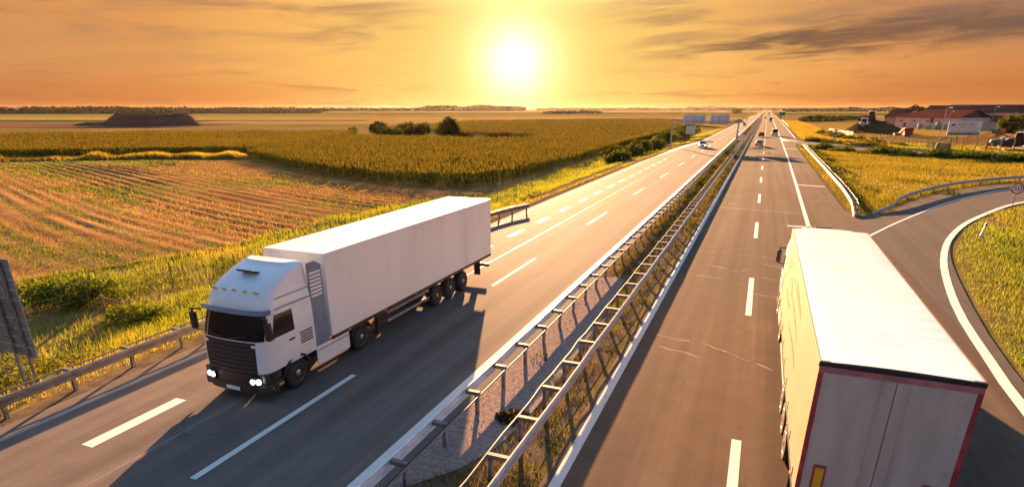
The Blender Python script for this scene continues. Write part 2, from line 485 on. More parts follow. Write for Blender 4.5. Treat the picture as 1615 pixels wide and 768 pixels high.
ROAD2_F = [(68, 137), (48.5, 149), (37.6, 156.5), (26.5, 164), (14.9, 180), (9.2, 196), (7.0, 215)]
ROAD2 = ROAD2_N + ROAD2_F
ROADS = [LEFT_CW, RIGHT_CW, RAMP, ROAD2]

def road_dist(x, y):
    d = np.full(np.shape(x), 1e9); ins = np.zeros(np.shape(x), bool)
    for p in ROADS:
        d = np.minimum(d, seg_dist(x, y, p, True)); ins |= inside(x, y, p)
    d[ins] = 0
    return d
def ground_h(x, y):
    x = np.asarray(x, float); y = np.asarray(y, float)
    d = road_dist(x, y)
    D = 0.45 + 0.5 * np.maximum(sstep((-5 - x) / 6), sstep((np.hypot(x, y) - 430) / 40))
    h = -0.05 - D * sstep((d - 0.9) / 6.0)
    und = (fbm(x, y, 9, 3) - 0.5) * 0.35 * sstep((d - 1.5) / 5) * np.where(x > 0, sstep((165 - y) / 12), sstep((x + 34) / 6))
    return h + np.where(np.hypot(x, y) < 400, und, 0)

asph_l = asphalt_mat('asphalt_left', (0.110, 0.092, 0.082), (0.205, 0.168, 0.148), (0.08, 0.068, 0.062), (-9.7, -13.7))
asph_r = asphalt_mat('asphalt_right', (0.080, 0.059, 0.045), (0.158, 0.117, 0.088), (0.055, 0.05, 0.045), (-1.5, 2.4))
asph_s = asphalt_mat('asphalt_ramp', (0.095, 0.080, 0.072), (0.140, 0.120, 0.108), (0.05, 0.048, 0.046), ())
paint = paint_mat('road_paint', (0.78, 0.76, 0.72), 0.02)
paint_o = paint_mat('road_paint_old', (0.40, 0.35, 0.31), 0.10)
paint_w = paint_mat('road_paint_worn', (0.72, 0.70, 0.66), 0.10)

def clipped(poly, y0):
    return poly
lw = poly_sheet('left_carriageway', LEFT_CW, 0.0, asph_l)
tag(lw, 'left asphalt carriageway carrying oncoming traffic', 'road', kind='structure')
rw = poly_sheet('right_carriageway', RIGHT_CW, 0.0, asph_r)
tag(rw, 'right asphalt carriageway with cracked surface', 'road', kind='structure')
rp = poly_sheet('exit_ramp', RAMP, -0.006, asph_s)
tag(rp, 'curving asphalt slip road leaving the motorway', 'road', kind='structure')
r2 = poly_sheet('farm_road', ROAD2, -0.010, asph_s)
tag(r2, 'narrow asphalt road along the farmyard fence', 'road', kind='structure')

# ---- ground
def axis(segs):
    out = []
    for a, b, s in segs:
        out += list(np.arange(a, b, s))
    return np.array(out + [segs[-1][1]])
gx = axis([(-5000, -2000, 1000), (-2000, -400, 200), (-400, -120, 28), (-120, -60, 4), (-60, 50, 0.8), (50, 130, 5), (130, 400, 30), (400, 2000, 200), (2000, 5000, 1000)])
gy = axis([(-120, -20, 20), (-20, 0, 2), (0, 110, 0.8), (110, 220, 1.6), (220, 400, 12), (400, 1000, 60), (1000, 5000, 500)])
GX, GY = np.meshgrid(gx, gy)
GH = ground_h(GX, GY)
nx, ny = len(gx), len(gy)
ii = (np.arange(ny - 1)[:, None] * nx + np.arange(nx - 1)[None, :]).ravel()
gm = land_mat('ground_grass_soil', [(0.06, 0.055, 0.02), (0.13, 0.10, 0.035), (0.20, 0.15, 0.055), (0.26, 0.19, 0.085)], (0.03, 0.35, 5.0))
# leave the carriageways out of the near ground only by lying 5 cm below them
g_o = arr_mesh('ground', np.stack([GX.ravel(), GY.ravel(), GH.ravel()], 1), np.stack([ii, ii + 1, ii + nx + 1, ii + nx], 1), gm, smooth=True)
tag(g_o, 'dry grassy ground stretching flat to the horizon', 'ground', kind='structure')

# ---- median strip: gravel pad
MED_PAD = [(-7.22, 9.2), (-6.6, 10.3), (-5.95, 11.2), (-5.5, 12.4), (-5.3, 14), (-5.2, 17), (-5.35, 22), (-5.6, 27), (-5.75, 30.2), (-6.4, 30.6), (-7.22, 30.0)]
gravel = pmat('pale_gravel', (0.33, 0.265, 0.24), 0.95, col2=(0.20, 0.16, 0.145), scale=7, detail=8, spec=0.0, bump=0.9, bscale=26, lo=0.3, hi=0.7)
pad = poly_sheet('gravel_patch', MED_PAD, -0.012, gravel)
tag(pad, 'pale gravel pad between the two median barriers', 'gravel', kind='structure')
soil = pmat('dusty_soil', (0.17, 0.125, 0.085), 0.95, col2=(0.10, 0.075, 0.048), scale=1.6, detail=8, spec=0.0, bump=0.8, bscale=18)
def soil_strip(name, x0, x1, y0, y1, z, seed, label):
    ys = np.arange(y0, y1, 1.5); P = []
    for s, xx in ((0, x0), (1, x1)):
        q = [(xx + (fbm(np.array([yy]), np.array([s * 9.0]), 3.0, seed)[0] - 0.5) * 0.5, yy) for yy in ys]
        P.append(q)
    o = poly_sheet(name, P[0] + P[1][::-1], z, soil)
    return tag(o, label, 'soil', kind='structure')
soil_strip('median_soil', -7.15, -4.1, -20, 330, -0.030, 5, 'dusty soil of the median strip under the barriers')
soil_strip('shoulder_soil', -19.7, -18.8, -20, 120, -0.028, 8, 'dusty bare soil strip beside the left road edge')
soil_strip('worn_track', -21.6, -20.6, 58, 112, -0.16, 4, 'bare worn track in the grass beyond the left road edge')

# ---- painted markings (children of their road)
def mark(parent, name, pts, w, z=0.004, mat=None):
    return strip_mb(pts, w, z).build(name, mat or paint, parent, fix=False)
def quad_mark(parent, name, pts, z=0.004, mat=None):
    return poly_sheet(name, pts, z, mat or paint, parent)
for i in range(30):
    y = 8.36 + 18.12 * i
    mark(lw, 'lane_dash', [(-11.78, y), (-11.78, y + 6.5)], 0.2)
for i in range(18):
    y = 8.4 + 5.95 * i
    o = quad_mark(lw, 'block_dash', [(-15.88, y), (-15.46, y), (-15.46, y + 2.95), (-15.88, y + 2.95)])
mark(lw, 'edge_line', [(-18.15, -40), (-18.15, 60), (-18.2, 118)], 0.2, mat=paint_o)
quad_mark(lw, 'merge_wedge', [(-18.32, 116), (-17.4, 131), (-16.7, 150), (-15.3, 175), (-15.55, 178), (-16.6, 168), (-17.6, 158), (-18.3, 139)])
mark(lw, 'edge_line', [(-15.42, 175), (-15.42, 900)], 0.26)
mark(lw, 'inner_edge_line', [(-7.96, -40), (-7.96, 900)], 0.28)
lighter = pmat('sealed_joint', (0.20, 0.175, 0.15), 0.6, 0.2, 4)
mark(lw, 'lane_joint', [(-13.95, -40), (-13.9, 40), (-13.98, 120)], 0.05, 0.0025, lighter)
for i in range(30):
    y = 8.65 + 17.78 * i
    mark(rw, 'lane_dash', [(0.44, y), (0.44, y + 6.6)], 0.25, mat=paint)
mark(rw, 'inner_edge_line', [(-3.52, -40), (-3.5, 40), (-3.45, 900)], 0.27, mat=paint_w)
mark(rw, 'outer_edge_line', [(4.12, 50), (4.35, 80), (4.62, 122), (4.82, 205), (5.0, 900)], 0.3)
mark(rw, 'cross_bar', [(2.6, 50.1), (4.35, 50.1)], 0.42)
mark(rw, 'cross_bar', [(4.5, 79.0), (7.35, 78.2)], 0.55)
mark(rw, 'cross_bar', [(4.85, 151.6), (7.4, 150.6)], 0.8)
quad_mark(rw, 'gore_wedge', [(4.75, 188), (4.95, 188), (6.9, 188.5), (8.9, 186), (8.9, 187.3), (6.6, 194), (5.4, 204), (4.98, 222), (4.8, 222)], 0.0075)
mark(rw, 'outer_edge_line', [(8.9, 208), (9.4, 341), (9.85, 600), (9.9, 900)], 0.3)
mark(rp, 'inner_edge_line', smooth_line([(8.3, 5), (8.35, 19), (8.62, 24.6), (9.25, 31.7), (10.95, 41.6), (13.5, 50.8), (17.5, 60.4), (24.4, 72.4), (33, 79.2), (45, 86.5)], 2.0), 0.36, 0.005)
mark(rp, 'outer_edge_line', smooth_line([(5.4, 41.5), (8.18, 48.7), (11.8, 57.3), (17.7, 69.8), (24.2, 80.6), (29, 86.4), (38, 94)], 2.0), 0.18, 0.005)

# ---- cracks in the right carriageway (drawn pale, others dark)
crk = pmat('pale_crack', (0.42, 0.38, 0.33), 0.9, 0.3, 9)
crd = pmat('dark_crack', (0.03, 0.028, 0.026), 0.9)
def crack(parent, x0, y0, x1, y1, w, mat, seed, z=0.003):
    r = random.Random(seed); n = max(6, int(math.hypot(x1 - x0, y1 - y0) / 0.22)); pts = []; o = 0
    for i in range(n + 1):
        t = i / n; o = 0.8 * o + r.uniform(-0.07, 0.07)
        pts.append((x0 + (x1 - x0) * t + r.uniform(-0.04, 0.04) + (o if abs(y1 - y0) > abs(x1 - x0) else 0),
                    y0 + (y1 - y0) * t + (o if abs(y1 - y0) <= abs(x1 - x0) else 0)))
    mark(parent, 'crack', pts, [0.75 * w * r.choice((0.25, 0.5, 0.8, 1.0, 1.2, 0.4)) for _ in pts], z, mat)
for j, (x0, y0, x1, y1, w, m) in enumerate([
        (-2.9, 22.6, -1.6, 22.3, .05, crk), (-2.6, 21.4, -1.1, 20.9, .06, crk), (-1.2, 22.3, 1.4, 20.6, .045, crk), (-0.9, 22.0, 0.9, 21.0, .03, crd),
        (0.7, 16.4, 1.6, 16.0, .03, crd), (-0.2, 13.2, 1.4, 13.0, .03, crd), (0.5, 15.9, 0.9, 17.0, .03, crd),
        (-2.4, 32.5, -1.0, 32.2, .06, crk), (-2.2, 35.2, -0.9, 34.6, .07, crk), (-0.6, 34.2, 0.3, 34.8, .05, crk), (0.9, 33.4, 1.9, 33.0, .06, crk),
        (1.0, 36.4, 2.1, 36.0, .08, crk), (-2.9, 38.3, -1.8, 38.6, .05, crk), (0.9, 38.6, 1.6, 38.3, .06, crk), (-3.0, 44.8, 0.2, 44.2, .05, crd),
        (-3.2, 57.8, 4.2, 56.6, .13, crk), (-3.3, 66.2, -1.2, 65.8, .10, crk), (-0.6, 69.0, 0.6, 68.6, .10, crk), (-3.3, 79.5, 1.0, 79.2, .12, crd),
        (-2.4, 60.5, -1.6, 60.1, .12, crk), (-3.2, 48.6, 3.9, 48.0, .05, crd), (0.6, 30.0, 2.2, 29.7, .05, crk), (-3.4, 27.5, -1.0, 27.9, .03, crd),
        (-3.3, 18.6, -2.0, 18.3, .03, crd), (5.0, 66.0, 7.3, 65.0, .08, crk), (4.6, 100, 7.3, 99, .14, crk), (-3.3, 96, 4.2, 94.6, .14, crd)]):
    crack(rw, x0, y0, x1, y1, w, m, j + 3)
for j, (x0, y0, x1, y1, w) in enumerate([(8.1, 38.5, 9.6, 45.5, .05), (9.6, 45.5, 12.6, 53.5, .05), (12.6, 53.5, 19.5, 66.5, .06), (7.3, 27, 8.1, 38.5, .05), (8.8, 36, 9.6, 39.5, .04), (6.9, 20, 7.3, 27, .05)]):
    crack(rp if j else rp, x0, y0, x1, y1, w, crd, j + 60, 0.0035)

# ------------------------------------------------------------------ fields
STUB = [(-175, 30), (-152, 56), (-126, 72), (-109, 84), (-90, 90), (-67.4, 75.3), (-45, 66.5), (-33.6, 65.3), (-28.3, 64.5), (-31.5, 60.2), (-34.4, 52), (-34.9, 44.2),
        (-34.2, 31.6), (-35.3, 26.9), (-37.0, 23.3), (-38.5, 17), (-42, 5), (-60, -8), (-175, -8)]
RA = rad(-21.0)
def stubble():
    ca, sa = math.cos(RA), math.sin(RA)
    us = np.arange(-190, 20, 0.9); vs = np.arange(-70, 130, 0.28)
    U, V = np.meshgrid(us, vs)
    bend = 0.0016 * np.clip(U + 75, 0, 80) ** 2
    X = U * ca - (V + bend) * sa; Y = U * sa + (V + bend) * ca
    keep = inside(X, Y, STUB) & (X > -2.0 * (Y + 8) - 12)
    amp = np.clip(0.1 + 2.0 * vnoise(U * 0.10, V, 4.2, 21) * vnoise(X, Y, 11.0, 22), 0.28, 1.3)
    h = 0.075 * amp * np.sin(V * 2 * PI / 1.55 + 0.9 * np.sin(U * 0.07) + 5 * vnoise(U * 0.06, V, 6.0, 3)) + 0.05 * (fbm(X, Y, 1.4, 9) - 0.5) + 0.24 * (vnoise(U * 0.05, V, 4.7, 5) - 0.5) + 0.10 * (vnoise(U * 0.04, V, 2.3, 6) - 0.5)
    Z = -0.90 + h
    n0, n1 = U.shape
    q = (np.arange(n0 - 1)[:, None] * n1 + np.arange(n1 - 1)[None, :]).ravel()
    kf = keep.ravel(); m = kf[q] & kf[q + 1] & kf[q + n1] & kf[q + n1 + 1]; q = q[m]
    F = np.stack([q, q + 1, q + n1 + 1, q + n1], 1)
    used, inv = np.unique(F, return_inverse=True)
    Vt = np.stack([X.ravel(), Y.ravel(), Z.ravel()], 1)[used]
    mat = land_mat('stubble_soil', [(0.10, 0.053, 0.022), (0.20, 0.108, 0.044), (0.31, 0.18, 0.076), (0.42, 0.27, 0.125)], (0.04, 0.25, 4.0), (-RA, 1.4), 0.8)
    o = arr_mesh('stubble_field', Vt, inv.reshape(F.shape), mat, smooth=True)
    tag(o, 'harvested stubble field with rows of orange brown straw', 'field', kind='structure')
stubble()

CR, SR = math.cos(rad(22.0)), math.sin(rad(22.0))
def FS(s, f):       # metres right of / ahead of the viewing direction
    return (s * CR - f * SR, s * SR + f * CR)
def band(name, label, s0, s1, f0, f1, cols, zi, skew=0.0, rows=None, zo=0.0):
    n = 14; P = []
    r = random.Random(zi)
    for i in range(n + 1):
        s = s0 + (s1 - s0) * i / n; P.append(FS(s, f0 + skew * (s - s0) + r.uniform(-1, 1) * 0.004 * f0))
    for i in range(n, -1, -1):
        s = s0 + (s1 - s0) * i / n; P.append(FS(s, f1 + skew * (s - s0) + r.uniform(-1, 1) * 0.004 * f1))
    o = poly_sheet(name, P, -0.93 + 0.006 * zi + zo, land_mat('field_soil_%d' % zi, cols, (0.01, 0.06, 0.5), rows, 0.2))
    tag(o, label, 'field', kind='structure')
gold = [(0.18, 0.125, 0.035), (0.26, 0.18, 0.055), (0.34, 0.24, 0.08)]
tan = [(0.19, 0.125, 0.05), (0.26, 0.175, 0.075), (0.33, 0.23, 0.10)]
green = [(0.04, 0.052, 0.013), (0.065, 0.075, 0.02), (0.10, 0.10, 0.03)]
lime = [(0.11, 0.115, 0.025), (0.16, 0.155, 0.04), (0.22, 0.19, 0.055)]
brown = [(0.09, 0.052, 0.033), (0.14, 0.08, 0.052), (0.19, 0.12, 0.08)]
band('field', 'pale tan field in the far distance', -3500, 3500, 1500, 2600, gold, 1)
band('field', 'dark green field strip in the far distance', -3500, 900, 1180, 1500, green, 2)
band('field', 'yellow green field below the far wood', -1500, -330, 760, 1130, lime, 3)
band('field', 'tan ploughed field behind the bushes', -900, 250, 540, 760, gold, 4)
band('field', 'dark green crop strip behind the earth mound', -1100, -120, 470, 545, green, 5)
band('field', 'tan stubble strip beside the earth mound', -230, 80, 400, 505, tan, 6)
band('field', 'bare purple brown soil before the earth mound', -600, -175, 320, 420, brown, 7)
band('field', 'pale golden field left of the motorway', -120, 280, 505, 560, gold, 13, 0.02)
band('field', 'golden field beside the distant motorway', 420, 1500, 560, 900, gold, 8)
band('field', 'striped green field right of the motorway', 460, 1500, 900, 1180, green, 9)
band('field', 'narrow tan field right of the motorway', 300, 1400, 470, 556, tan, 10)
band('field', 'golden meadow behind the farm fence', 105, 420, 205, 420, [(0.18, 0.115, 0.025), (0.25, 0.165, 0.04), (0.31, 0.21, 0.06)], 11, zo=0.48)
yard = poly_sheet('farmyard', [(44, 158), (52, 190), (60, 214), (80, 220), (110, 200), (90, 150), (66, 142)], -0.42, pmat('yard_gravel', (0.24, 0.18, 0.14), 0.95, 0.3, 0.8, bump=0.5, bscale=8))
tag(yard, 'grey brown gravel farmyard under the tractors', 'yard', kind='structure')

# ------------------------------------------------------------------ grass and crops (uncountable: one object each)
def scatter(poly, n, seed, dens=None):
    r = np.random.default_rng(seed); P = np.array(poly); lo, hi = P.min(0), P.max(0)
    x = r.uniform(lo[0], hi[0], n); y = r.uniform(lo[1], hi[1], n)
    k = inside(x, y, poly)
    if dens is not None: k &= r.uniform(0, 1, n) < dens(x, y)
    return x[k], y[k], r

def blades(name, x, y, z, h, w, cols, mat, r, lean=0.45, seg=1, label=None, cat='grass', tipc=1.15):
    n = len(x); a = r.uniform(0, 2 * PI, n); b = r.uniform(0, 2 * PI, n)
    wx, wy = np.cos(a) * w / 2, np.sin(a) * w / 2
    L = lean * h * r.uniform(0.2, 1.0, n); lx, ly = np.cos(b) * L, np.sin(b) * L
    if seg == 1:
        V = np.empty((n, 3, 3)); V[:, 0] = np.stack([x - wx, y - wy, z - 0.03], 1); V[:, 1] = np.stack([x + wx, y + wy, z - 0.03], 1)
        V[:, 2] = np.stack([x + lx, y + ly, z + h], 1); F = np.arange(3 * n).reshape(n, 3); k = 3
    else:
        V = np.empty((n, 5, 3)); V[:, 0] = np.stack([x - wx, y - wy, z - 0.03], 1); V[:, 1] = np.stack([x + wx, y + wy, z - 0.03], 1)
        mx, my, mz = x + lx * 0.3, y + ly * 0.3, z + h * 0.62
        V[:, 2] = np.stack([mx + wx * 0.8, my + wy * 0.8, mz], 1); V[:, 3] = np.stack([mx - wx * 0.8, my - wy * 0.8, mz], 1)
        V[:, 4] = np.stack([x + lx * 1.2, y + ly * 1.2, z + h], 1)
        q = np.arange(n)[:, None] * 5
        F = np.concatenate([q + np.array([[0, 1, 2]]), q + np.array([[0, 2, 3]]), q + np.array([[3, 2, 4]])]); k = 5
    C = np.repeat(cols[:, None, :], k, 1)
    C[:, -1] *= tipc
    o = arr_mesh(name, V.reshape(-1, 3), F, mat, C.reshape(-1, 3))
    return tag(o, label, cat, kind='stuff')

def tint(n, r, palette, f, jit=0.25):
    """pick between palette colours by a 0..1 field plus jitter"""
    P = np.array(palette); t = np.clip(f + r.normal(0, jit, n), 0, 0.9999) * (len(P) - 1)
    i = t.astype(int); u = (t - i)[:, None]
    return (P[i] * (1 - u) + P[i + 1] * u) * r.uniform(0.75, 1.2, n)[:, None]

G_DARK, G_MID, G_LIME, G_GOLD, G_STRAW, G_BROWN = (0.030, 0.048, 0.010), (0.070, 0.105, 0.016), (0.19, 0.215, 0.026), (0.27, 0.20, 0.036), (0.36, 0.25, 0.08), (0.12, 0.075, 0.026)

# left verge between barrier and stubble
VERGE = [(-19.75, 4), (-19.75, 60), (-19.2, 110), (-17.8, 180), (-16.9, 300), (-30, 300), (-30.5, 110), (-29, 74), (-28, 64), (-33, 60), (-36, 44), (-35.2, 31), (-37, 26), (-40, 19), (-43, 4)]
def verge():
    den = lambda x, y: np.clip(26.0 / np.maximum(np.hypot(x, y), 26), 0, 1) ** 1.7 * (0.25 + 0.75 * sstep((fbm(x, y, 3.2, 31) - 0.28) / 0.3)) * np.where(seg_dist(x, y, [(-21.1, 58), (-21.1, 112)]) < 0.6, 0.06, 1) * np.where((x > -22.2) & (y < 60), 0.75, 1)
    x, y, r = scatter(VERGE, 1500000, 5, den)
    z = ground_h(x, y); d = np.hypot(x, y); far = np.clip(d / 35, 1, 6)
    tall = fbm(x, y, 4.0, 17); near_road = sstep((-20.3 - x) / 2.5)
    h = (0.10 + 0.42 * tall * r.uniform(0.4, 1.3, len(x))) * (0.5 + 0.7 * near_road)
    f = 0.25 + 0.75 * fbm(x, y, 7, 41) + 0.25 * (1 - near_road)
    c = tint(len(x), r, [G_DARK, G_MID, G_LIME, G_LIME, G_GOLD, G_STRAW], f - 0.08, 0.16) * 1.1
    blades('verge_grass', x, y, z, h, 0.022 * far * r.uniform(0.7, 1.5, len(x)), c, LEAF, r, 0.55, 1, 'tall yellow green grass on the verge left of the motorway')
    return len(x)
nv = verge()

# leafy weed clumps in the verge and ditch
def weeds(name, spots, label, pal, size=0.13, per=260, seed=3):
    r = np.random.default_rng(seed); VV, FF, CC = [], [], []; o = 0
    for (cx, cy, rx, h) in spots:
        n = int(per * rx * max(h, 0.4)); t = r.uniform(0, 2 * PI, n); q = np.sqrt(r.uniform(0, 1, n)) * rx
        px, py = cx + np.cos(t) * q, cy + np.sin(t) * q
        pz = ground_h(px, py) + h * np.sqrt(np.clip(1 - (q / rx) ** 2, 0.02, 1)) * r.uniform(0.15, 1.05, n)
        a = r.uniform(0, 2 * PI, n); s = size * r.uniform(0.6, 1.5, n) * max(1, math.hypot(cx, cy) / 45); tl = r.uniform(-0.4, 0.9, n)
        dx, dy, dz = np.cos(a) * np.cos(tl), np.sin(a) * np.cos(tl), np.sin(tl)
        wx, wy = -np.sin(a) * 0.3, np.cos(a) * 0.3
        V = np.empty((n, 4, 3))
        V[:, 0] = np.stack([px, py, pz], 1); V[:, 1] = np.stack([px + (dx * .5 + wx) * s, py + (dy * .5 + wy) * s, pz + dz * .6 * s], 1)
        V[:, 2] = np.stack([px + dx * s, py + dy * s, pz + dz * s - 0.25 * s], 1); V[:, 3] = np.stack([px + (dx * .5 - wx) * s, py + (dy * .5 - wy) * s, pz + dz * .6 * s], 1)
        VV.append(V.reshape(-1, 3)); FF.append(np.arange(4 * n).reshape(n, 4) + o); o += 4 * n
        CC.append(np.repeat(tint(n, r, pal, np.full(n, r.uniform(0.3, 0.7)), 0.25)[:, None], 4, 1).reshape(-1, 3))
    ob = arr_mesh(name, np.concatenate(VV), np.concatenate(FF), LEAF, np.concatenate(CC))
    return tag(ob, label, 'weeds', kind='stuff')
rr = random.Random(4)
def along(line, n, jx, jy, r0, r1, h0, h1):
    out = []
    for _ in range(n):
        i = rr.randrange(len(line) - 1); t = rr.random(); a, b = line[i], line[i + 1]
        out.append((a[0] + (b[0] - a[0]) * t + rr.uniform(-jx, jx), a[1] + (b[1] - a[1]) * t + rr.uniform(-jy, jy), rr.uniform(r0, r1), rr.uniform(h0, h1)))
    return out
weeds('verge_weeds', along([(-24, 6), (-25, 18), (-24.5, 34), (-24, 60)], 70, 3.2, 3, 0.35, 0.95, 0.25, 0.6)
      + along([(-31.5, 19), (-29.5, 30), (-30, 44), (-27, 62)], 46, 2.2, 2, 0.5, 1.2, 0.3, 0.75), 'leafy green weed clumps scattered through the left verge grass', [G_DARK, G_MID, G_LIME, G_GOLD], seed=7)
weeds('reed_clump', [(-23.0, 10.2, 1.2, 1.0), (-24.2, 11.6, 1.0, 0.9), (-22.6, 12.4, 0.8, 0.6)], 'pale arching grass clump behind the near road sign', [(0.12, 0.14, 0.03), (0.24, 0.22, 0.07)], 0.15, 700, 12)

# short straw and green weeds on the stubble
def straw():
    x, y, r = scatter(STUB, 900000, 15, lambda x, y: np.clip(40 / np.maximum(np.hypot(x, y), 40), 0, 1) ** 1.5 * 0.55 * ((x > -2.0 * (y + 8) - 12)))
    ca, sa = math.cos(-RA), math.sin(-RA)
    v = x * math.sin(-RA) + y * math.cos(-RA); u = x * ca - y * sa
    gp = fbm(x, y, 13, 77) + 0.35 * sstep((-(x + 52) - 0.2 * y) / 60) * (fbm(x, y, 5, 78)) + 0.12 * np.sin(v * 2 * PI / 3.1)
    green_m = gp + r.normal(0, 0.10, len(x)) > 0.66
    n = len(x); far = np.clip(np.hypot(x, y) / 38, 1, 4)
    c = np.where(green_m[:, None], tint(n, r, [G_DARK, G_MID, G_LIME], np.full(n, 0.5), 0.2), tint(n, r, [(0.14, 0.075, 0.03), (0.27, 0.15, 0.06), (0.36, 0.22, 0.095)], np.full(n, 0.5), 0.3))
    h = np.where(green_m, 0.20, 0.10) * r.uniform(0.5, 1.5, n)
    blades('stubble_straw', x, y, np.full(n, -0.93), h + 0.04, 0.028 * far * np.where(green_m, 1.7, 1.2), c, LEAF, r, 0.9, 1, 'short straw and green weeds standing on the stubble field', 'straw')
straw()

# dry tall grass row between stubble and the far maize
def dry_row():
    line = [(-170, 46), (-141, 68), (-125, 81.5), (-107, 93), (-97, 96)]
    n = 26000; r = np.random.default_rng(8); i = r.integers(0, len(line) - 1, n); t = r.uniform(0, 1, n); L = np.array(line, float)
    p = L[i] * (1 - t[:, None]) + L[i + 1] * t[:, None]; x = p[:, 0] + r.normal(0, 1.4, n); y = p[:, 1] + r.normal(0, 1.2, n)
    h = (0.45 + 1.5 * vnoise(x + y, y * 0, 5, 12) ** 1.5) * r.uniform(0.5, 1.1, n)
    c = tint(n, r, [G_BROWN, G_GOLD, G_STRAW, (0.32, 0.24, 0.06)], vnoise(x + y, y, 6, 4), 0.2)
    blades('dry_grass_row', x, y, np.full(n, -0.95), h, r.uniform(0.08, 0.2, n), c, LEAF, r, 0.5, 1, 'row of tall dry golden grass along the far edge of the stubble')
dry_row()

# maize
CORN1 = [(-96, 95), (-79, 84.5), (-63.5, 75.2), (-45.3, 68), (-34.5, 67.3), (-31.5, 75), (-30.7, 100), (-32, 142), (-34, 210), (-37, 330), (-42, 470), (-90, 540), (-140, 500), (-190, 390), (-160, 250), (-128, 160), (-104, 110)]
CORN2 = [(-185, 45), (-158, 62), (-139.4, 77), (-122.3, 91), (-101.7, 103), (-108, 118), (-128, 162), (-141, 195), (-200, 170), (-260, 120), (-270, 40)]
def maize(name, poly, n, seed, label, d0, gap=None, base=1.0):
    def den(x, y):
        d = np.hypot(x, y); k = np.clip(d0 / np.maximum(d, d0), 0, 1) ** 1.9
        e = seg_dist(x, y, poly, True); k = np.where(e < 2.5, np.minimum(1, k * 2.4), k)
        if gap is not None: k = k * gap(x, y)
        return k
    x, y, r = scatter(poly, n, seed, den); m = len(x)
    d = np.hypot(x, y); far = np.clip(d / d0, 1, 4.5)
    H = base * (1.5 + 0.4 * fbm(x, y, 12, seed) + r.normal(0, 0.12, m)); z0 = np.full(m, -0.98)
    VV, FF, CC = [], [], []; o = 0
    def tri(P, Q, R, c):
        nonlocal o
        V = np.stack([P, Q, R], 1); k = len(P); VV.append(V.reshape(-1, 3)); FF.append(np.arange(3 * k).reshape(k, 3) + o); o += 3 * k
        CC.append(np.repeat(c[:, None], 3, 1).reshape(-1, 3))
    st = lambda a, b, c: np.stack([a, b, c], 1)
    patch = fbm(x, y, 22, seed + 5)
    NL = 6
    for i in range(NL):
        a = r.uniform(0, 2 * PI, m); t = 0.22 + 0.66 * i / (NL - 1); L = (0.62 - 0.2 * t) * r.uniform(0.7, 1.2, m) * (0.75 + 0.25 * far); w = 0.045 * far * r.uniform(0.8, 1.5, m)
        zb = z0 + H * t; ca, sa = np.cos(a), np.sin(a)
        b0 = st(x, y, zb); m1 = st(x + ca * L * .55 - sa * w, y + sa * L * .55 + ca * w, zb + 0.20 * H * 0.5); m2 = st(x + ca * L * .55 + sa * w, y + sa * L * .55 - ca * w, zb + 0.20 * H * 0.5)
        tp = st(x + ca * L, y + sa * L, zb - 0.05)
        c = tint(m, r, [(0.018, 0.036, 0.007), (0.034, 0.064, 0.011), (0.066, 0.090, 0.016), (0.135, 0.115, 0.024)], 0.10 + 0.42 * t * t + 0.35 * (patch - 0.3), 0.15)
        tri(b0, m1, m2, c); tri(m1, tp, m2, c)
    for i in range(3):
        a = r.uniform(0, 2 * PI, m); w = 0.05 * far; q = 0.16 * (0.7 + 0.3 * far)
        zt = z0 + H
        c = tint(m, r, [(0.07, 0.058, 0.012), (0.14, 0.10, 0.022), (0.22, 0.15, 0.04)], np.full(m, 0.5), 0.3)
        tri(st(x - np.sin(a) * w, y + np.cos(a) * w, zt - 0.25), st(x + np.sin(a) * w, y - np.cos(a) * w, zt - 0.25), st(x + np.cos(a) * q, y + np.sin(a) * q, zt + r.uniform(0.1, 0.4, m)), c)
    w = 0.03 * far; a = r.uniform(0, PI, m)
    tri(st(x - np.cos(a) * w, y - np.sin(a) * w, z0), st(x + np.cos(a) * w, y + np.sin(a) * w, z0), st(x, y, z0 + H), tint(m, r, [(0.05, 0.06, 0.015), (0.16, 0.12, 0.04)], np.full(m, 0.5), 0.3))
    ob = arr_mesh(name, np.concatenate(VV), np.concatenate(FF), CORN, np.concatenate(CC))
    tag(ob, label, 'crop', kind='stuff')
    return m
def gap1(x, y):
    g = ~inside(x, y, [(-165, 218), (-152, 196), (-136, 178), (-108, 165), (-80, 162), (-64, 170), (-68, 192), (-95, 202), (-125, 214)])
    return g * (1 - 0.75 * (seg_dist(x, y, [(-32, 96), (-120, 172)]) < 0.0))
nc = maize('maize_crop', CORN1, 260000, 3, 'tall golden green maize crop between stubble and motorway', 115, gap1)
nc += maize('maize_crop', CORN2, 120000, 6, 'dark green maize strip beyond the stubble on the far side', 135)
print('maize plants', nc, 'verge', nv)

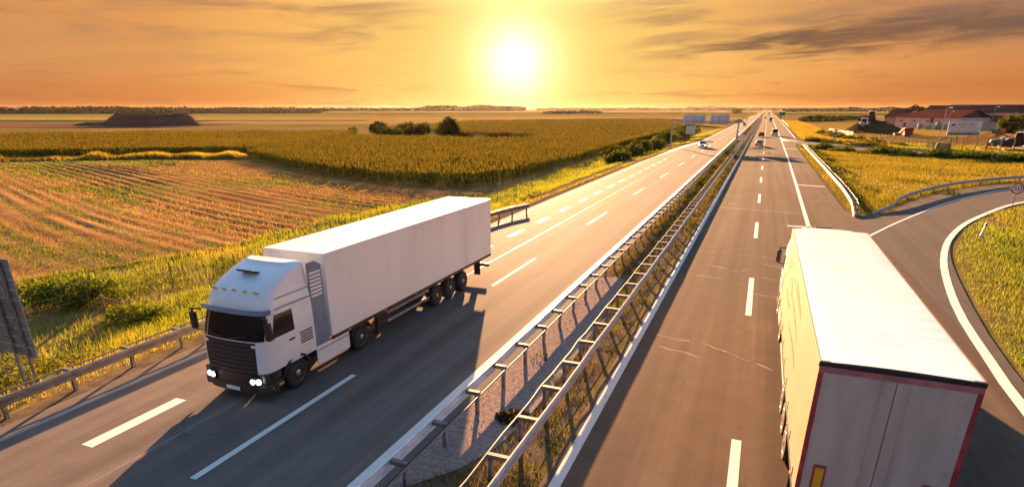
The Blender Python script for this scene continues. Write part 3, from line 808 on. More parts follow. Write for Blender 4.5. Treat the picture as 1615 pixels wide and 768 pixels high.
# right: basin meadow between slip road and farm road, and the inside of the slip road
BASIN = [(7.9, 58.5), (10.2, 60.5), (14, 69.5), (19.3, 79.8), (25, 87.6), (30.3, 93), (39, 99.5), (58, 107), (62, 122), (44, 133.4), (34, 141), (24.2, 148), (13.4, 161.5), (8.6, 168), (7.9, 160)]
INNER = [(9.05, 6), (9.1, 18), (9.35, 24.3), (10.1, 31.7), (11.95, 43.5), (14.9, 53.7), (19.5, 64.2), (25.4, 72.6), (33, 79.9), (45, 86.8), (60, 90), (60, 30), (30, 4)]
def meadow(name, poly, n, seed, d0, pal, label, hmul=1.0, seg=1, off=0.0):
    x, y, r = scatter(poly, n, seed, lambda x, y: np.clip(d0 / np.maximum(np.hypot(x, y), d0), 0, 1) ** 1.6 * (0.4 + 0.6 * sstep((fbm(x, y, 3.5, seed) - 0.3) / 0.25)))
    m = len(x); z = ground_h(x, y); far = np.clip(np.hypot(x, y) / 35, 1, 6)
    e = sstep(road_dist(x, y) / 2.5)
    h = hmul * (0.10 + 0.34 * fbm(x, y, 6, seed + 3) * r.uniform(0.5, 1.4, m)) * (0.5 + 0.5 * e)
    c = tint(m, r, pal, np.clip(0.15 + off + 0.9 * fbm(x, y, 10, seed + 9), 0, 1), 0.16)
    blades(name, x, y, z, h, 0.022 * far * r.uniform(0.8, 1.5, m), c, LEAF, r, 0.6, seg, label)
    return m
meadow('meadow_grass', BASIN, 420000, 21, 75, [G_DARK, G_MID, (0.14, 0.15, 0.024), G_BROWN, (0.19, 0.165, 0.028), (0.15, 0.10, 0.026), (0.22, 0.165, 0.04), (0.30, 0.22, 0.06)], 'golden dry meadow grass between slip road and farm road', 1.3)
meadow('roadside_grass', INNER, 900000, 22, 26, [G_MID, G_LIME, (0.17, 0.21, 0.03), (0.20, 0.20, 0.03), G_GOLD], 'yellow green grass inside the curve of the slip road', 1.0, 1, 0.05)
SIDE = [(10.2, 200), (10.4, 330), (10.9, 560), (26, 560), (24, 330), (22, 262), (32, 190), (30, 168), (27, 165.5), (15.3, 181.5)]
meadow('roadside_grass', SIDE, 120000, 23, 150, [G_LIME, G_GOLD, (0.22, 0.155, 0.035), (0.24, 0.16, 0.05), G_BROWN], 'golden grass bank right of the distant motorway', 2.0)
BANK = [(27, 164.5), (37.6, 157.2), (48.5, 149.8), (60, 144), (62, 160), (46, 190), (32, 192)]
meadow('roadside_grass', BANK, 50000, 24, 150, [G_DARK, G_MID, G_LIME, G_GOLD, G_BROWN], 'green grass along the farmyard fence', 2.0)
weeds('basin_weeds', along([(10, 160), (24, 145.5), (34, 138.5), (46, 130), (58, 122)], 70, 1.5, 2.2, 0.8, 2.0, 0.5, 1.3)
      + along([(9.4, 155), (10.5, 110), (11.5, 80)], 30, 1.4, 6, 0.5, 1.1, 0.3, 0.8) + along([(12, 75), (26, 100)], 12, 5, 5, 0.6, 1.4, 0.2, 0.5),
      'dark green weeds along the ditch of the meadow', [G_DARK, G_MID, G_LIME, G_BROWN], 0.16, 120, 9)
weeds('bank_weeds', along([(12.5, 195), (15.5, 186), (24, 170), (31, 182)], 40, 2.5, 4, 0.8, 2.2, 0.4, 1.1) + along([(20, 262), (24, 225), (29, 194)], 36, 2.0, 4, 1.0, 2.4, 0.6, 1.5),
      'bushy brown green weeds at the foot of the farm fence', [G_BROWN, G_GOLD, G_MID, (0.22, 0.14, 0.05)], 0.18, 60, 10)
def flowers():
    r = np.random.default_rng(31); P = []
    for cx, cy, s, n in ((12.5, 95, 2.5, 60), (12, 82, 2, 50), (14.5, 74, 2, 50), (18, 82, 3, 50), (16.5, 90, 3, 40), (22, 62, 3, 40), (19, 57, 2.5, 40), (16, 48, 2, 26), (28, 68, 3, 30)):
        P.append(np.stack([r.normal(cx, s, n), r.normal(cy, s * 1.6, n)], 1))
    P = np.concatenate(P); x, y = P.T; k = road_dist(x, y) > 0.9; x, y = x[k], y[k]; n = len(x)
    z = ground_h(x, y) + r.uniform(0.3, 0.6, n); s = r.uniform(0.05, 0.11, n)
    V = np.empty((n, 4, 3)); a = r.uniform(0, PI, n)
    for j in range(4):
        t = a + j * PI / 2; V[:, j] = np.stack([x + np.cos(t) * s, y + np.sin(t) * s, z + np.sin(t * 2) * s * 0.6], 1)
    o = arr_mesh('white_flowers', V.reshape(-1, 3), np.arange(4 * n).reshape(n, 4), LEAF, np.full((4 * n, 3), (0.62, 0.56, 0.42)))
    tag(o, 'white wild flower heads dotted through the meadow grass', 'flowers', kind='stuff')
flowers()

# median vegetation
def median_grass():
    strip = [(-7.0, -5), (-7.0, 330), (-3.95, 330), (-3.95, -5)]
    def den(x, y):
        pad = inside(x, y, MED_PAD); d = np.clip(20 / np.maximum(np.hypot(x, y), 20), 0, 1) ** 1.3
        clump = sstep((fbm(x, y, 1.6, 51) - 0.40) / 0.18)
        right = sstep((x + 5.0) / 0.5)
        k = np.where(pad, 0.012, np.where(y < 31, 0.2 + 0.8 * clump, 0.3 + 0.7 * clump))
        k = np.where((x > -4.35) & (y > 12) & (y < 40), k * sstep((fbm(x, y, 1.1, 52) - 0.54) / 0.08) * 0.6, k)
        return k * d * np.where(x > -4.15, 0.4, 1) * 0.62
    x, y, r = scatter(strip, 520000, 33, den); m = len(x); far = np.clip(np.hypot(x, y) / 22, 1, 5)
    h = (0.06 + 0.26 * fbm(x, y, 1.8, 55)) * r.uniform(0.5, 1.4, m) * (1 + 0.25 * (far - 1))
    c = tint(m, r, [G_MID, (0.10, 0.12, 0.018), (0.15, 0.12, 0.022), G_BROWN, G_BROWN, (0.08, 0.055, 0.024)], 0.05 + 1.0 * fbm(x, y, 2.6, 57), 0.16)
    blades('median_grass', x, y, ground_h(x, y) + 0.02, h, 0.016 * far * r.uniform(0.7, 1.5, m), c, LEAF, r, 0.6, 1, 'yellow green grass and weeds in the median between barriers')
median_grass()
weeds('median_weeds', [(-4.75, 10.8, 0.4, 0.25), (-4.4, 11.6, 0.5, 0.28), (-4.6, 14.2, 0.35, 0.3), (-4.35, 16.2, 0.3, 0.2), (-6.45, 18.6, 0.35, 0.25), (-5.3, 17.0, 0.2, 0.3), (-4.2, 13.1, 0.3, 0.2),
                       (-4.3, 20.5, 0.25, 0.15), (-4.2, 23.5, 0.25, 0.15), (-4.1, 26.8, 0.3, 0.15)] + along([(-5.6, 32), (-5.6, 60)], 26, 1.0, 1, 0.25, 0.6, 0.12, 0.3) + along([(-5.6, 60), (-5.6, 170)], 40, 1.0, 1, 0.4, 0.8, 0.3, 0.7),
      'small leafy weeds growing under the median barriers', [G_DARK, G_MID, G_LIME, G_GOLD], 0.07, 700, 14)
weeds('dead_weed_heap', [(-5.72, 14.05, 0.42, 0.2), (-5.55, 14.3, 0.3, 0.16)], 'heap of dead brown weeds on the gravel pad', [(0.06, 0.035, 0.02), (0.16, 0.09, 0.045)], 0.13, 1500, 15)
def pebbles():
    r = np.random.default_rng(61); n = 1500; x = r.uniform(-7.1, -4.2, n); y = r.uniform(9.5, 32, n); s = r.uniform(0.008, 0.028, n) * np.where(r.uniform(0, 1, n) > 0.96, 2, 1)
    V = np.empty((n, 4, 3)); z = np.where(inside(x, y, MED_PAD), -0.012, -0.03)
    for j in range(3):
        t = r.uniform(0, 6.28, n) * 0.3 + j * 2.09; V[:, j] = np.stack([x + np.cos(t) * s, y + np.sin(t) * s, z], 1)
    V[:, 3] = np.stack([x, y, z + s * 1.1], 1)
    q = np.arange(n)[:, None] * 4; F = np.concatenate([q + np.array([t]) for t in ((0, 1, 3), (1, 2, 3), (2, 0, 3))])
    o = arr_mesh('pebbles', V.reshape(-1, 3), F, pmat('pebble_stone', (0.20, 0.17, 0.15), 0.9, 0.4, 20)); tag(o, 'loose small stones strewn over the median gravel', 'stones', kind='stuff')
pebbles()

# ------------------------------------------------------------------ guardrails
SPACER = pmat('spacer_steel', (0.15, 0.145, 0.14), 0.65, 0.2, 3, spec=0.15)
W_PROF = [(0.0, -0.155), (0.03, -0.15), (0.082, -0.112), (0.082, -0.055), (0.004, -0.018), (0.004, 0.018), (0.082, 0.055), (0.082, 0.112), (0.03, 0.15), (0.0, 0.155)]
W_PROF = W_PROF + [(u - 0.006, z) for u, z in W_PROF[::-1]]
def resample(pts, step):
    P = [Vector((p[0], p[1])) for p in pts]; out = [P[0].copy()]; acc = 0.0
    for a, b in zip(P, P[1:]):
        L = (b - a).length; t = step - acc
        while t <= L:
            out.append(a + (b - a) * (t / L)); t += step
        acc = (acc + L) % step if L + acc >= step else acc + L
    return out
def guardrail(name, label, pts, side, post_off, pipe_off, top=0.75, spacing=2.0, near=1e9, dents=0.02, drop_start=False, drop_end=False, arms=True, pipe=True, gz=0.0, mat=None, zf=None):
    """W-beam along pts; side = +1 if the posts stand left of the travelling direction. Nearer than 'near' the pieces are separate parts."""
    mat = mat or STEEL
    root = empty(name, (pts[0][0], pts[0][1], 0)); base = Vector((pts[0][0], pts[0][1], 0))
    tag(root, label, 'guardrail', 'motorway guardrails')
    N = resample(pts, spacing)
    def frame(i):
        t = (N[min(i + 1, len(N) - 1)] - N[max(i - 1, 0)]).normalized(); return t, Vector((-t.y, t.x)) * side
    def zt(i):
        z = top
        if drop_start and i < 3: z = top * (0.28, 0.62, 0.9)[i]
        if drop_end and i > len(N) - 4: z = top * (0.28, 0.62, 0.9)[len(N) - 1 - i]
        return z + (zf(N[i]) if zf else 0)
    def ring(i, grow=0.0):
        t, n = frame(i); jr = random.Random(i * 7 + int(pts[0][0] * 3)); zc = zt(i) - 0.155 + jr.uniform(-0.012, 0.012); jx = jr.uniform(-0.014, 0.014)
        return [Vector((N[i].x - n.x * (u + jx), N[i].y - n.y * (u + jx), zc + z * (1 + grow))) - base for u, z in W_PROF]
    post_me = {}
    def post(i, mb):
        t, n = frame(i); c = N[i] + n * post_off; g = gz if not zf else gz + zf(N[i]); q = Matrix.Rotation(math.atan2(t.y, t.x), 3, 'Z')
        h = zt(i) - 0.06
        z0, z1 = g - 0.15, h
        for (cx, cy, wx, wy) in ((0, -0.048, 0.10, 0.008), (0, 0.048, 0.10, 0.008), (0, 0, 0.008, 0.10)):      # I-section
            o = q @ Vector((cx, cy, 0)); mb.box(Vector((c.x, c.y, (z0 + z1) / 2)) + o - base, (wx, wy, z1 - z0), q)
    def arm(i, mb):
        t, n = frame(i); a = N[i] + n * 0.008; b = N[i] + n * (pipe_off - 0.03); q = Matrix.Rotation(math.atan2(t.y, t.x), 3, 'Z'); z = zt(i) - 0.10
        m = (a + b) / 2; L = (b - a).length
        mb.box(Vector((m.x, m.y, z + 0.052)) - base, (0.125, L, 0.008), q); 
        mb.box(Vector((m.x, m.y, z - 0.004)) + q @ Vector((0.058, 0, 0)) - base, (0.008, L, 0.104), q)
        mb.box(Vector((m.x, m.y, z - 0.004)) + q @ Vector((-0.058, 0, 0)) - base, (0.008, L, 0.104), q)
    far_m = MB(); k = 2
    nearN = [i for i in range(len(N)) if N[i].length <= near]
    last = nearN[-1] if nearN else 0
    for i in range(0, len(N)):
        if i <= last:
            m = MB(); post(i, m); m.build('post', STEELD, root, fix=False)
            if arms:
                m = MB(); arm(i, m); m.build('spacer', SPACER, root, fix=False)
        elif i % 2 == 0 or N[i].length < 260:
            post(i, far_m)
            if arms: arm(i, far_m)
    if far_m.v:
        o = far_m.build('far_posts', STEELD, root, fix=False); o['kind'] = 'stuff'
    i = 0
    while i < len(N) - 1:
        j = min(i + 2, len(N) - 1) if i < last else len(N) - 1
        if j > i + 2 and i >= last:
            rings = [ring(q) for q in range(i, j + 1)]
        else:
            rings = [ring(q, 0.0) for q in range(i, j + 1)]
        m = MB(); m.loft(rings, True, True); sec = m.build('rail_section', mat, root, fix=True)
        i = j
    if pipe:
        r = random.Random(len(name) + len(pts) + int(pts[0][0] * 7)); P = []
        for i in range(len(N)):
            t, n = frame(i); d = r.uniform(-dents, dents); c = N[i] + n * (pipe_off + 0.01 + abs(d) * 0.5)
            P.append(Vector((c.x, c.y, zt(i) - 0.10 + d)) - base)
            if i < last and i < len(N) - 1:
                m2 = (N[i] + N[i + 1]) / 2 + n * (pipe_off + 0.01); P.append(Vector((m2.x, m2.y, zt(i) - 0.11 + r.uniform(-dents, dents))) - base)
        MB().tube(P, 0.028, 6).build('rear_pipe', PIPE, root, smooth=True)
    return root
guardrail('guardrail', 'galvanised median guardrail on the edge of the left carriageway', [(-7.12, 2.0), (-7.12, 620)], -1, 0.36, 0.48, near=115, dents=0.012, mat=pmat('sky_brightened_steel', (0.66, 0.69, 0.72), 0.5, 0.1, 2.2, spec=0.3))  # sky light on the shaded rail back put into a paler blue steel
guardrail('guardrail', 'galvanised median guardrail on the edge of the right carriageway', [(-4.52, 1.1), (-4.52, 620)], 1, 0.52, 0.62, near=115, dents=0.035)
guardrail('guardrail', 'brownish guardrail along the left grass verge beyond the oncoming lorry', [(-19.2, 2.6), (-19.2, 43), (-18.6, 46.5), (-17.9, 49)], 1, 0.22, 0.56, dents=0.02, drop_end=False, mat=BROWNST)
guardrail('guardrail', 'short bright guardrail beside the hard shoulder with dropped near end', [(7.9, 56.5), (8.15, 62), (8.45, 72), (8.6, 97), (8.75, 160)], -1, 0.3, 0.5, near=200, dents=0.05, drop_start=True)
guardrail('guardrail', 'curved blue grey guardrail along the outside of the slip road', smooth_line([(9.6, 58.8), (11.2, 61.3), (13.3, 67.8), (18.6, 78.2), (24.1, 86.2), (29.6, 92.2), (38, 99.2), (50, 104.5)], 2), 1, 0.16, 0.3, drop_start=True, arms=False, pipe=False, spacing=4.0)
guardrail('guardrail', 'long thin guardrail along the farm road in front of the fence', [(13.5, 161.8), (24.3, 148.6), (34.1, 141.3), (44, 133.6), (60, 124.2)], -1, 0.16, 0.3, drop_start=True, arms=False, pipe=False, spacing=4.0, gz=-0.1)
guardrail('guardrail', 'distant guardrail beside the far right lane near the green sign', [(10.5, 330), (10.9, 520)], -1, 0.16, 0.3, arms=False, pipe=False, spacing=4.0, near=1)

# ------------------------------------------------------------------ articulated lorries (front bumper at y=0, +Y is forwards)
CZ = [(0.95, 0.0, 1.22), (1.3, 0.0, 1.245), (1.9, -0.04, 1.25), (2.0, -0.07, 1.25), (2.4, -0.19, 1.24), (2.78, -0.32, 1.225), (2.9, -0.35, 1.215), (3.12, -0.42, 1.18), (3.34, -0.62, 1.14), (3.54, -0.95, 1.12), (3.74, -1.40, 1.10), (3.90, -1.9, 1.04)]
CB = -2.4
def cab_at(z):
    z = max(CZ[0][0], min(CZ[-1][0], z))
    for (z0, f0, w0), (z1, f1, w1) in zip(CZ, CZ[1:]):
        if z <= z1:
            t = (z - z0) / (z1 - z0); return f0 + (f1 - f0) * t, w0 + (w1 - w0) * t
def cab_half(z, off=0.0):
    f, w = cab_at(z); r = 0.42; c = 0.15; w += off; f += off
    P = []
    for i in range(7):
        x = (w - r) * i / 6; P.append((x, f - c * (x / w) ** 2))
    y0 = P[-1][1]
    for i in range(1, 6):
        a = PI / 2 * i / 5; P.append((w - r + r * math.sin(a), y0 - r * (1 - math.cos(a))))
    y1 = P[-1][1]
    for y in (-0.62, -0.78, -1.5, -1.62, CB):
        P.append((w, min(y1 - 0.01, y)))
    return P                                    # 17 columns: 0-6 front, 7-11 corner, 12-16 side
def cab_patch(j0, j1, zs, off, side=0, thick=0.012):
    """plate following the cab skin over columns j0..j1; side 0 = both halves across the front"""
    rings_o, rings_i = [], []
    for z in zs:
        def row(o):
            h = cab_half(z, o)[j0:j1 + 1]
            if side == 0: return [(-x, y, z) for x, y in h[::-1]][:-1 if j0 == 0 else None] + [(x, y, z) for x, y in h]
            return [(side * x, y, z) for x, y in h]
        rings_o.append(row(off)); rings_i.append(row(off - thick))
    mb = MB(); n = len(rings_o[0]); R = len(zs)
    vs = [p for r in rings_o for p in r] + [p for r in rings_i for p in r]; fs = []; K = R * n
    for a in range(R - 1):
        for b in range(n - 1):
            fs.append((a * n + b, a * n + b + 1, (a + 1) * n + b + 1, (a + 1) * n + b)); fs.append((K + a * n + b, K + (a + 1) * n + b, K + (a + 1) * n + b + 1, K + a * n + b + 1))
    for b in range(n - 1):
        fs.append((b, K + b, K + b + 1, b + 1)); t = (R - 1) * n; fs.append((t + b, t + b + 1, K + t + b + 1, K + t + b))
    for a in range(R - 1):
        fs.append((a * n, (a + 1) * n, K + (a + 1) * n, K + a * n)); e = n - 1; fs.append((a * n + e, K + a * n + e, K + (a + 1) * n + e, (a + 1) * n + e))
    return mb.add(vs, fs)

def wheel(parent, x, y, R=0.5, W=0.30, dual=False, out=1):
    prof = [(-W / 2, R * 0.56), (-W / 2, R * 0.88), (-W * 0.36, R * 0.985), (0, R), (W * 0.36, R * 0.985), (W / 2, R * 0.88), (W / 2, R * 0.56)]
    mb = MB().lathe(prof, 28, 'X', (0, 0, 0))
    if dual: mb.lathe([(a - out * 0.34, r) for a, r in prof], 28, 'X')
    o = mb.build('wheel', TYRE, parent, smooth=True, loc=(x, y, R))
    q = out
    rim = MB().lathe([(q * (W / 2 - 0.02), R * 0.60), (q * (W / 2 + 0.004), R * 0.57), (q * (W / 2 - 0.05), R * 0.46), (q * (W / 2 - 0.09), R * 0.32), (q * (W / 2 - 0.01), R * 0.26), (q * (W / 2 + 0.02), R * 0.13), (q * (W / 2 + 0.02), 0.01)], 24, 'X')
    rim.build('rim', RIM, o, smooth=True)
    b = MB()
    for i in range(10):
        t = 2 * PI * i / 10; b.lathe([(q * (W / 2 - 0.07), 0.014), (q * (W / 2 - 0.035), 0.014)], 6, 'X', (0, math.cos(t) * R * 0.36, math.sin(t) * R * 0.36))
    b.build('wheel_nuts', STEELD, o)
    return o

def lorry(name, label, loc, rz, skin, rear='plain', side_print=False, top=4.0, length=13.4, lit=True, tar=False):
    T = empty(name, loc, rz); tag(T, label, 'lorry')
    # ---- cab shell
    rows = []
    zs = [0.95, 1.1, 1.3, 1.6, 1.9, 2.0, 2.2, 2.4, 2.6, 2.78, 2.9, 3.0, 3.12, 3.23, 3.34, 3.43, 3.52, 3.6, 3.68, 3.74, 3.82, 3.90]
    for z in zs:
        h = cab_half(z); rows.append([(x, y, z) for x, y in h] + [(-x, y, z) for x, y in h[:0:-1]])
    f = rows[-1]; cap = [(p[0] * 0.9, -2.05 + (p[1] + 2.05) * 0.75 if p[1] > -2.3 else p[1], 3.94) for p in f]
    rows.append(cap)
    cab = MB().loft(rows, True, True).build('cab', WHITE, T, smooth=True)
    ws = cab_patch(0, 9, [1.98, 2.1, 2.25, 2.4, 2.55, 2.66, 2.74], 0.012).build('windscreen', GLASS, T, smooth=True)
    wp = MB()
    for sx in (-1, 1): wp.bar((sx * 0.1, 0.035 - 0.08, 2.02), (sx * 0.75, -0.06, 2.16), 0.025, 0.03)
    wp.build('wipers', BLACK, ws)
    for s in (-1, 1):
        dr = cab_patch(12, 15, [1.05, 1.5, 1.93], 0.008, s).build('door', WHITE, T, smooth=True)
        cab_patch(12, 14, [1.98, 2.2, 2.45, 2.66], 0.012, s).build('side_window', GLASS, T, smooth=True)
        MB().bx(s * 1.262, s * 1.29, -1.45, -1.2, 1.70, 1.75).build('handle', BLACK, dr, bev=0.006)
        cab_patch(11, 12, [1.95, 2.2, 2.45, 2.7], 0.014, s).build('window_pillar', BLACK, T)
        st = MB()
        for i in range(5): st.bx(s * 1.245, s * 1.262, CB + 0.12, -1.72, 1.42 + i * 0.085, 1.46 + i * 0.085)
        st.build('air_louvre', BLACK, T)
        # trim lines, lower door step, wheel arch
        cab_patch(11, 16, [2.80, 2.84], 0.016, s).build('trim_strip', BLUEG, T)
        cab_patch(11, 16, [3.10, 3.13], 0.012, s).build('trim_strip', BLUEG, T)
        cab_patch(6, 11, [1.0, 1.2, 1.45, 1.7, 1.88], 0.014, s).build('corner_deflector', WHITE, T, smooth=True)
        # mudguard over the front wheel
        arc = [(-1.45 + 0.66 * math.cos(a), 0.52 + 0.62 * math.sin(a)) for a in np.linspace(0.12, PI - 0.25, 12)] + [(-1.45 + 0.57 * math.cos(a), 0.52 + 0.54 * math.sin(a)) for a in np.linspace(PI - 0.25, 0.12, 12)]
        MB().prism(arc, 'X', s * 0.86, s * 1.235).build('mudguard', BLACK, T)
        sp = MB(); sp.bx(s * 0.9, s * 1.215, -0.80, -0.06, 0.36, 0.60); sp.bx(s * 0.9, s * 1.20, -0.76, -0.10, 0.66, 0.95)
        sp.build('cab_step', CHASSIS, T, bev=0.02)
        MB().bx(s * 1.216, s * 1.232, -0.78, -0.3, 0.44, 0.50).build('side_marker', YEL, T)
        # mirrors
        mir = MB().bx(s * 1.36, s * 1.56, -0.30, -0.16, 2.08, 2.62).build('mirror', BLACK, T, bev=0.04)
        ar = MB(); ar.bar((s * 1.2, -0.32, 2.72), (s * 1.46, -0.22, 2.72), 0.05); ar.bar((s * 1.46, -0.22, 2.74), (s * 1.46, -0.22, 2.55), 0.05)
        ar.build('mirror_arm', BLACK, mir)
        MB().bar((s * 1.22, -0.34, 2.02), (s * 1.46, -0.24, 2.06), 0.04).build('mirror_arm', BLACK, mir)
        # fairing behind the cab with louvres
        fr = MB().prism([(CB - 0.01, 1.05), (CB - 0.66, 1.05), (CB - 0.66, 3.7), (CB - 0.4, 3.86), (CB - 0.01, 3.86)], 'X', s * 1.19, s * 1.235).build('side_fairing', BLUEG, T, bev=0.01)
        lv = MB()
        for i in range(7): lv.bx(s * 1.237, s * 1.248, CB - 0.58, CB - 0.05, 2.72 + i * 0.125, 2.79 + i * 0.125)
        lv.build('louvre', WHITE, fr)
        # skirt, tank
        sk = MB().bx(s * 1.18, s * 1.225, -4.15, CB - 0.02, 0.38, 1.02).build('side_skirt', WHITE, T, bev=0.02)
        MB().bx(s * 1.226, s * 1.232, -4.1, CB - 0.06, 0.86, 0.90).build('skirt_trim', STEELD, sk)
        wheel(T, s * 1.06, -1.45, 0.5, 0.32, out=s)
        wheel(T, s * 1.06, -4.9, 0.5, 0.30, True, s)
        arc2 = [(-4.9 + 0.66 * math.cos(a), 0.5 + 0.64 * math.sin(a)) for a in np.linspace(0.3, PI - 0.3, 10)] + [(-4.9 + 0.61 * math.cos(a), 0.5 + 0.59 * math.sin(a)) for a in np.linspace(PI - 0.3, 0.3, 10)]
        MB().prism(arc2, 'X', s * 0.6, s * 1.22).build('mudguard', BLACK, T)
    # ---- front
    gr = cab_patch(0, 7, [0.96, 1.3, 1.6, 1.95], 0.02).build('grille', BLACK, T)
    for i in range(6):
        z = 1.04 + i * 0.135
        cab_patch(0, 6, [z, z + 0.055], 0.045, 0, 0.03).build('grille_slat', CHASSIS, gr)
    def low(z, o): 
        h = cab_half(0.95, o)[:12]; return [(-x, y, z) for x, y in h[::-1]][:-1] + [(x, y, z) for x, y in h]
    def bump_plate(z0, z1, o, j):
        rr_ = []
        for z in (z0, (z0 + z1) / 2, z1):
            A = low(z, o); B = [(x * 0.985, y - 0.12, z) for x, y, _ in A]
            rr_.append(A[j:len(A) - j] + B[j:len(A) - j][::-1])
        return MB().loft(rr_, True, True)
    bump_plate(0.30, 0.56, 0.03, 0).build('bumper', CHASSIS, T, smooth=True)
    bump_plate(0.56, 0.94, 0.02, 0).build('bumper_grille', BLACK, T, smooth=True)
    for s in (-1, 1):
        P = [(s * 0.70, 0.035), (s * 0.92, 0.0), (s * 1.06, -0.085), (s * 1.13, -0.19)]
        r_ = [[(x, y, z) for x, y in P] + [(x * 0.97, y - 0.1, z) for x, y in P[::-1]] for z in (0.60, 0.70, 0.86)]
        hl = MB().loft(r_, True, True).build('headlight', BLACK, T, smooth=False)
        for hx, hy, hr in ((0.79, 0.034, 0.075), (0.965, -0.012, 0.085)):
            MB().lathe([(hy - 0.03, hr), (hy + 0.012, hr), (hy + 0.03, hr * 0.6), (hy + 0.036, 0.005)], 18, 'Y', (s * hx, 0, 0.735)).build('lamp', LAMP if lit else STEEL, hl, smooth=True)
    MB().bx(-0.26, 0.26, 0.055, 0.07, 0.38, 0.50).build('number_plate', WHITE, T)
    vis = cab_patch(0, 10, [2.76, 2.84, 2.9], 0.13, 0, 0.02).build('sun_visor', BLUEG, T, smooth=True)
    rf = MB(); rf.box((0.0, -1.32, 3.745), (0.62, 0.5, 0.06), Matrix.Rotation(rad(20), 3, 'X')); rf.build('roof_hatch', BLACK, T, bev=0.015)
    for i in (-2, -1, 0, 1, 2):
        MB().box((i * 0.4, -0.62, 3.335), (0.12, 0.12, 0.05), Matrix.Rotation(rad(35), 3, 'X')).build('marker_lamp', YEL, T)
    # ---- chassis
    ch = MB()
    for s in (-1, 1): ch.bx(s * 0.38, s * 0.46, -6.2, -0.3, 0.72, 0.95)
    ch.bx(-0.9, 0.9, -3.0, -2.5, 0.6, 1.1); ch.bx(-0.45, 0.45, -2.4, -0.35, 0.5, 0.96); ch.bx(-0.6, 0.6, -5.4, -4.4, 0.95, 1.08)
    for y in (-1.45, -4.9): ch.bx(-0.95, 0.95, y - 0.08, y + 0.08, 0.42, 0.58)
    ch.build('tractor_chassis', CHASSIS, T)
    # ---- trailer
    y1, y0 = -3.2, -3.2 - length; zb = 1.13; hw = 1.275
    if tar:
        nyy, nxx = 120, 13; V = []
        for i in range(nyy + 1):
            y = y0 + (y1 - y0) * i / nyy; dk = min(1.0, 0.35 + 0.9 * max(0, 1 - (y - y0) / 7.5))
            rip = 0.007 * dk * math.sin(2 * PI * (y - y0) / 0.66 + 0.7 * math.sin(y * 1.3))
            row = []
            for j in range(nxx + 1):
                x = -hw + 2 * hw * j / nxx; e = 1 - (abs(x) / hw) ** 6
                row.append((x * (1 if j not in (0, nxx) else 1), y, top + (rip * e if 0 < i < nyy else 0) + 0.025 * e + 0.006 * math.sin(x * 3 + y) * e))
            V.append(row)
        mb = MB(); n = nxx + 1; vs = [p for r in V for p in r]
        mb.add(vs, [(i * n + j, i * n + j + 1, (i + 1) * n + j + 1, (i + 1) * n + j) for i in range(nyy) for j in range(nxx)])
        mb.build('roof', WHITE, T, smooth=True)
        body = MB().bx(-hw + 0.004, hw - 0.004, y0 + 0.004, y1, zb, top - 0.02).build('trailer_body', skin, T, bev=0.012)
        rl = MB()
        for s in (-1, 1): rl.bx(s * (hw - 0.03), s * (hw + 0.012), y0, y1, top - 0.10, top + 0.004)
        rl.build('roof_rail', skin, T, bev=0.006)
        for s in (-1, 1):
            for i in range(9):
                y = y0 + 0.7 + i * (length - 1.2) / 8
                MB().bx(s * (hw - 0.002), s * (hw + 0.012), y, y + 0.045, zb - 0.06, zb + 0.26).build('curtain_buckle', STEELD, T)
    else:
        body = MB().bx(-hw, hw, y0, y1, zb, top).build('trailer_body', skin, T, bev=0.035, seg=3)
        for s in (-1, 1):
            MB().bx(s * (hw - 0.02), s * (hw + 0.010), y0 + 0.03, y1 - 0.03, top - 0.085, top - 0.02).build('roof_rail', skin, T, bev=0.004)
            for i in range(1, 6):
                y = y0 + length * i / 6
                MB().bx(s * (hw + 0.0005), s * (hw + 0.004), y - 0.02, y + 0.02, zb + 0.03, top - 0.10).build('panel_seam', skin, T)
    for s in (-1, 1):
        for i in range(6): MB().bx(s * (hw + 0.009), s * (hw + 0.022), y0 + 0.9 + i * 2.3, y0 + 1.02 + i * 2.3, zb - 0.07, zb - 0.03).build('side_marker', YEL, T)
    fr = MB()
    for s in (-1, 1):
        fr.bx(s * (hw - 0.06), s * (hw + 0.008), y0 + 0.02, y1 - 0.02, zb - 0.10, zb + 0.02)
        fr.bx(s * 0.45, s * 0.55, y0 + 0.1, y1 - 1.5, 0.85, zb)
    for i in range(9): fr.bx(-hw + 0.08, hw - 0.08, y0 + 0.4 + i * 1.45, y0 + 0.5 + i * 1.45, zb - 0.12, zb - 0.002)
    fr.build('trailer_frame', CHASSIS, T)
    for y in (-10.6 - (length - 13.4), -11.9 - (length - 13.4), -13.25 - (length - 13.4)):
        for s in (-1, 1):
            wheel(T, s * 1.08, y, 0.49, 0.36, out=s)
        MB().bx(-0.92, 0.92, y - 0.07, y + 0.07, 0.42, 0.56).build('axle', CHASSIS, T)
    for s in (-1, 1):
        for z in (0.52, 0.86):
            MB().bx(s * 1.20, s * 1.235, -9.9 - (length - 13.4), -6.6, z, z + 0.11).build('side_guard', STEELD, T, bev=0.01)
        lg = MB(); lg.bx(s * 0.86, s * 0.99, -6.35, -6.22, 0.22, zb); lg.bx(s * 0.78, s * 1.06, -6.42, -6.15, 0.16, 0.22); lg.build('landing_leg', CHASSIS, T)
        fl = MB().bx(s * 0.9, s * 1.25, y0 + 1.35, y0 + 1.37, 0.28, 1.02).build('mud_flap', BLACK, T)
    rb = MB(); rb.bx(-1.22, 1.22, y0 + 0.12, y0 + 0.24, 0.46, 0.62); rb.bx(-0.6, -0.5, y0 + 0.15, y0 + 0.22, 0.6, zb); rb.bx(0.5, 0.6, y0 + 0.15, y0 + 0.22, 0.6, zb)
    rb.build('underrun_bar', BLACK, T)
    for s in (-1, 1): MB().bx(s * 0.75, s * 1.2, y0 + 0.09, y0 + 0.119, 0.48, 0.60).build('tail_lamp', TAILR, T)
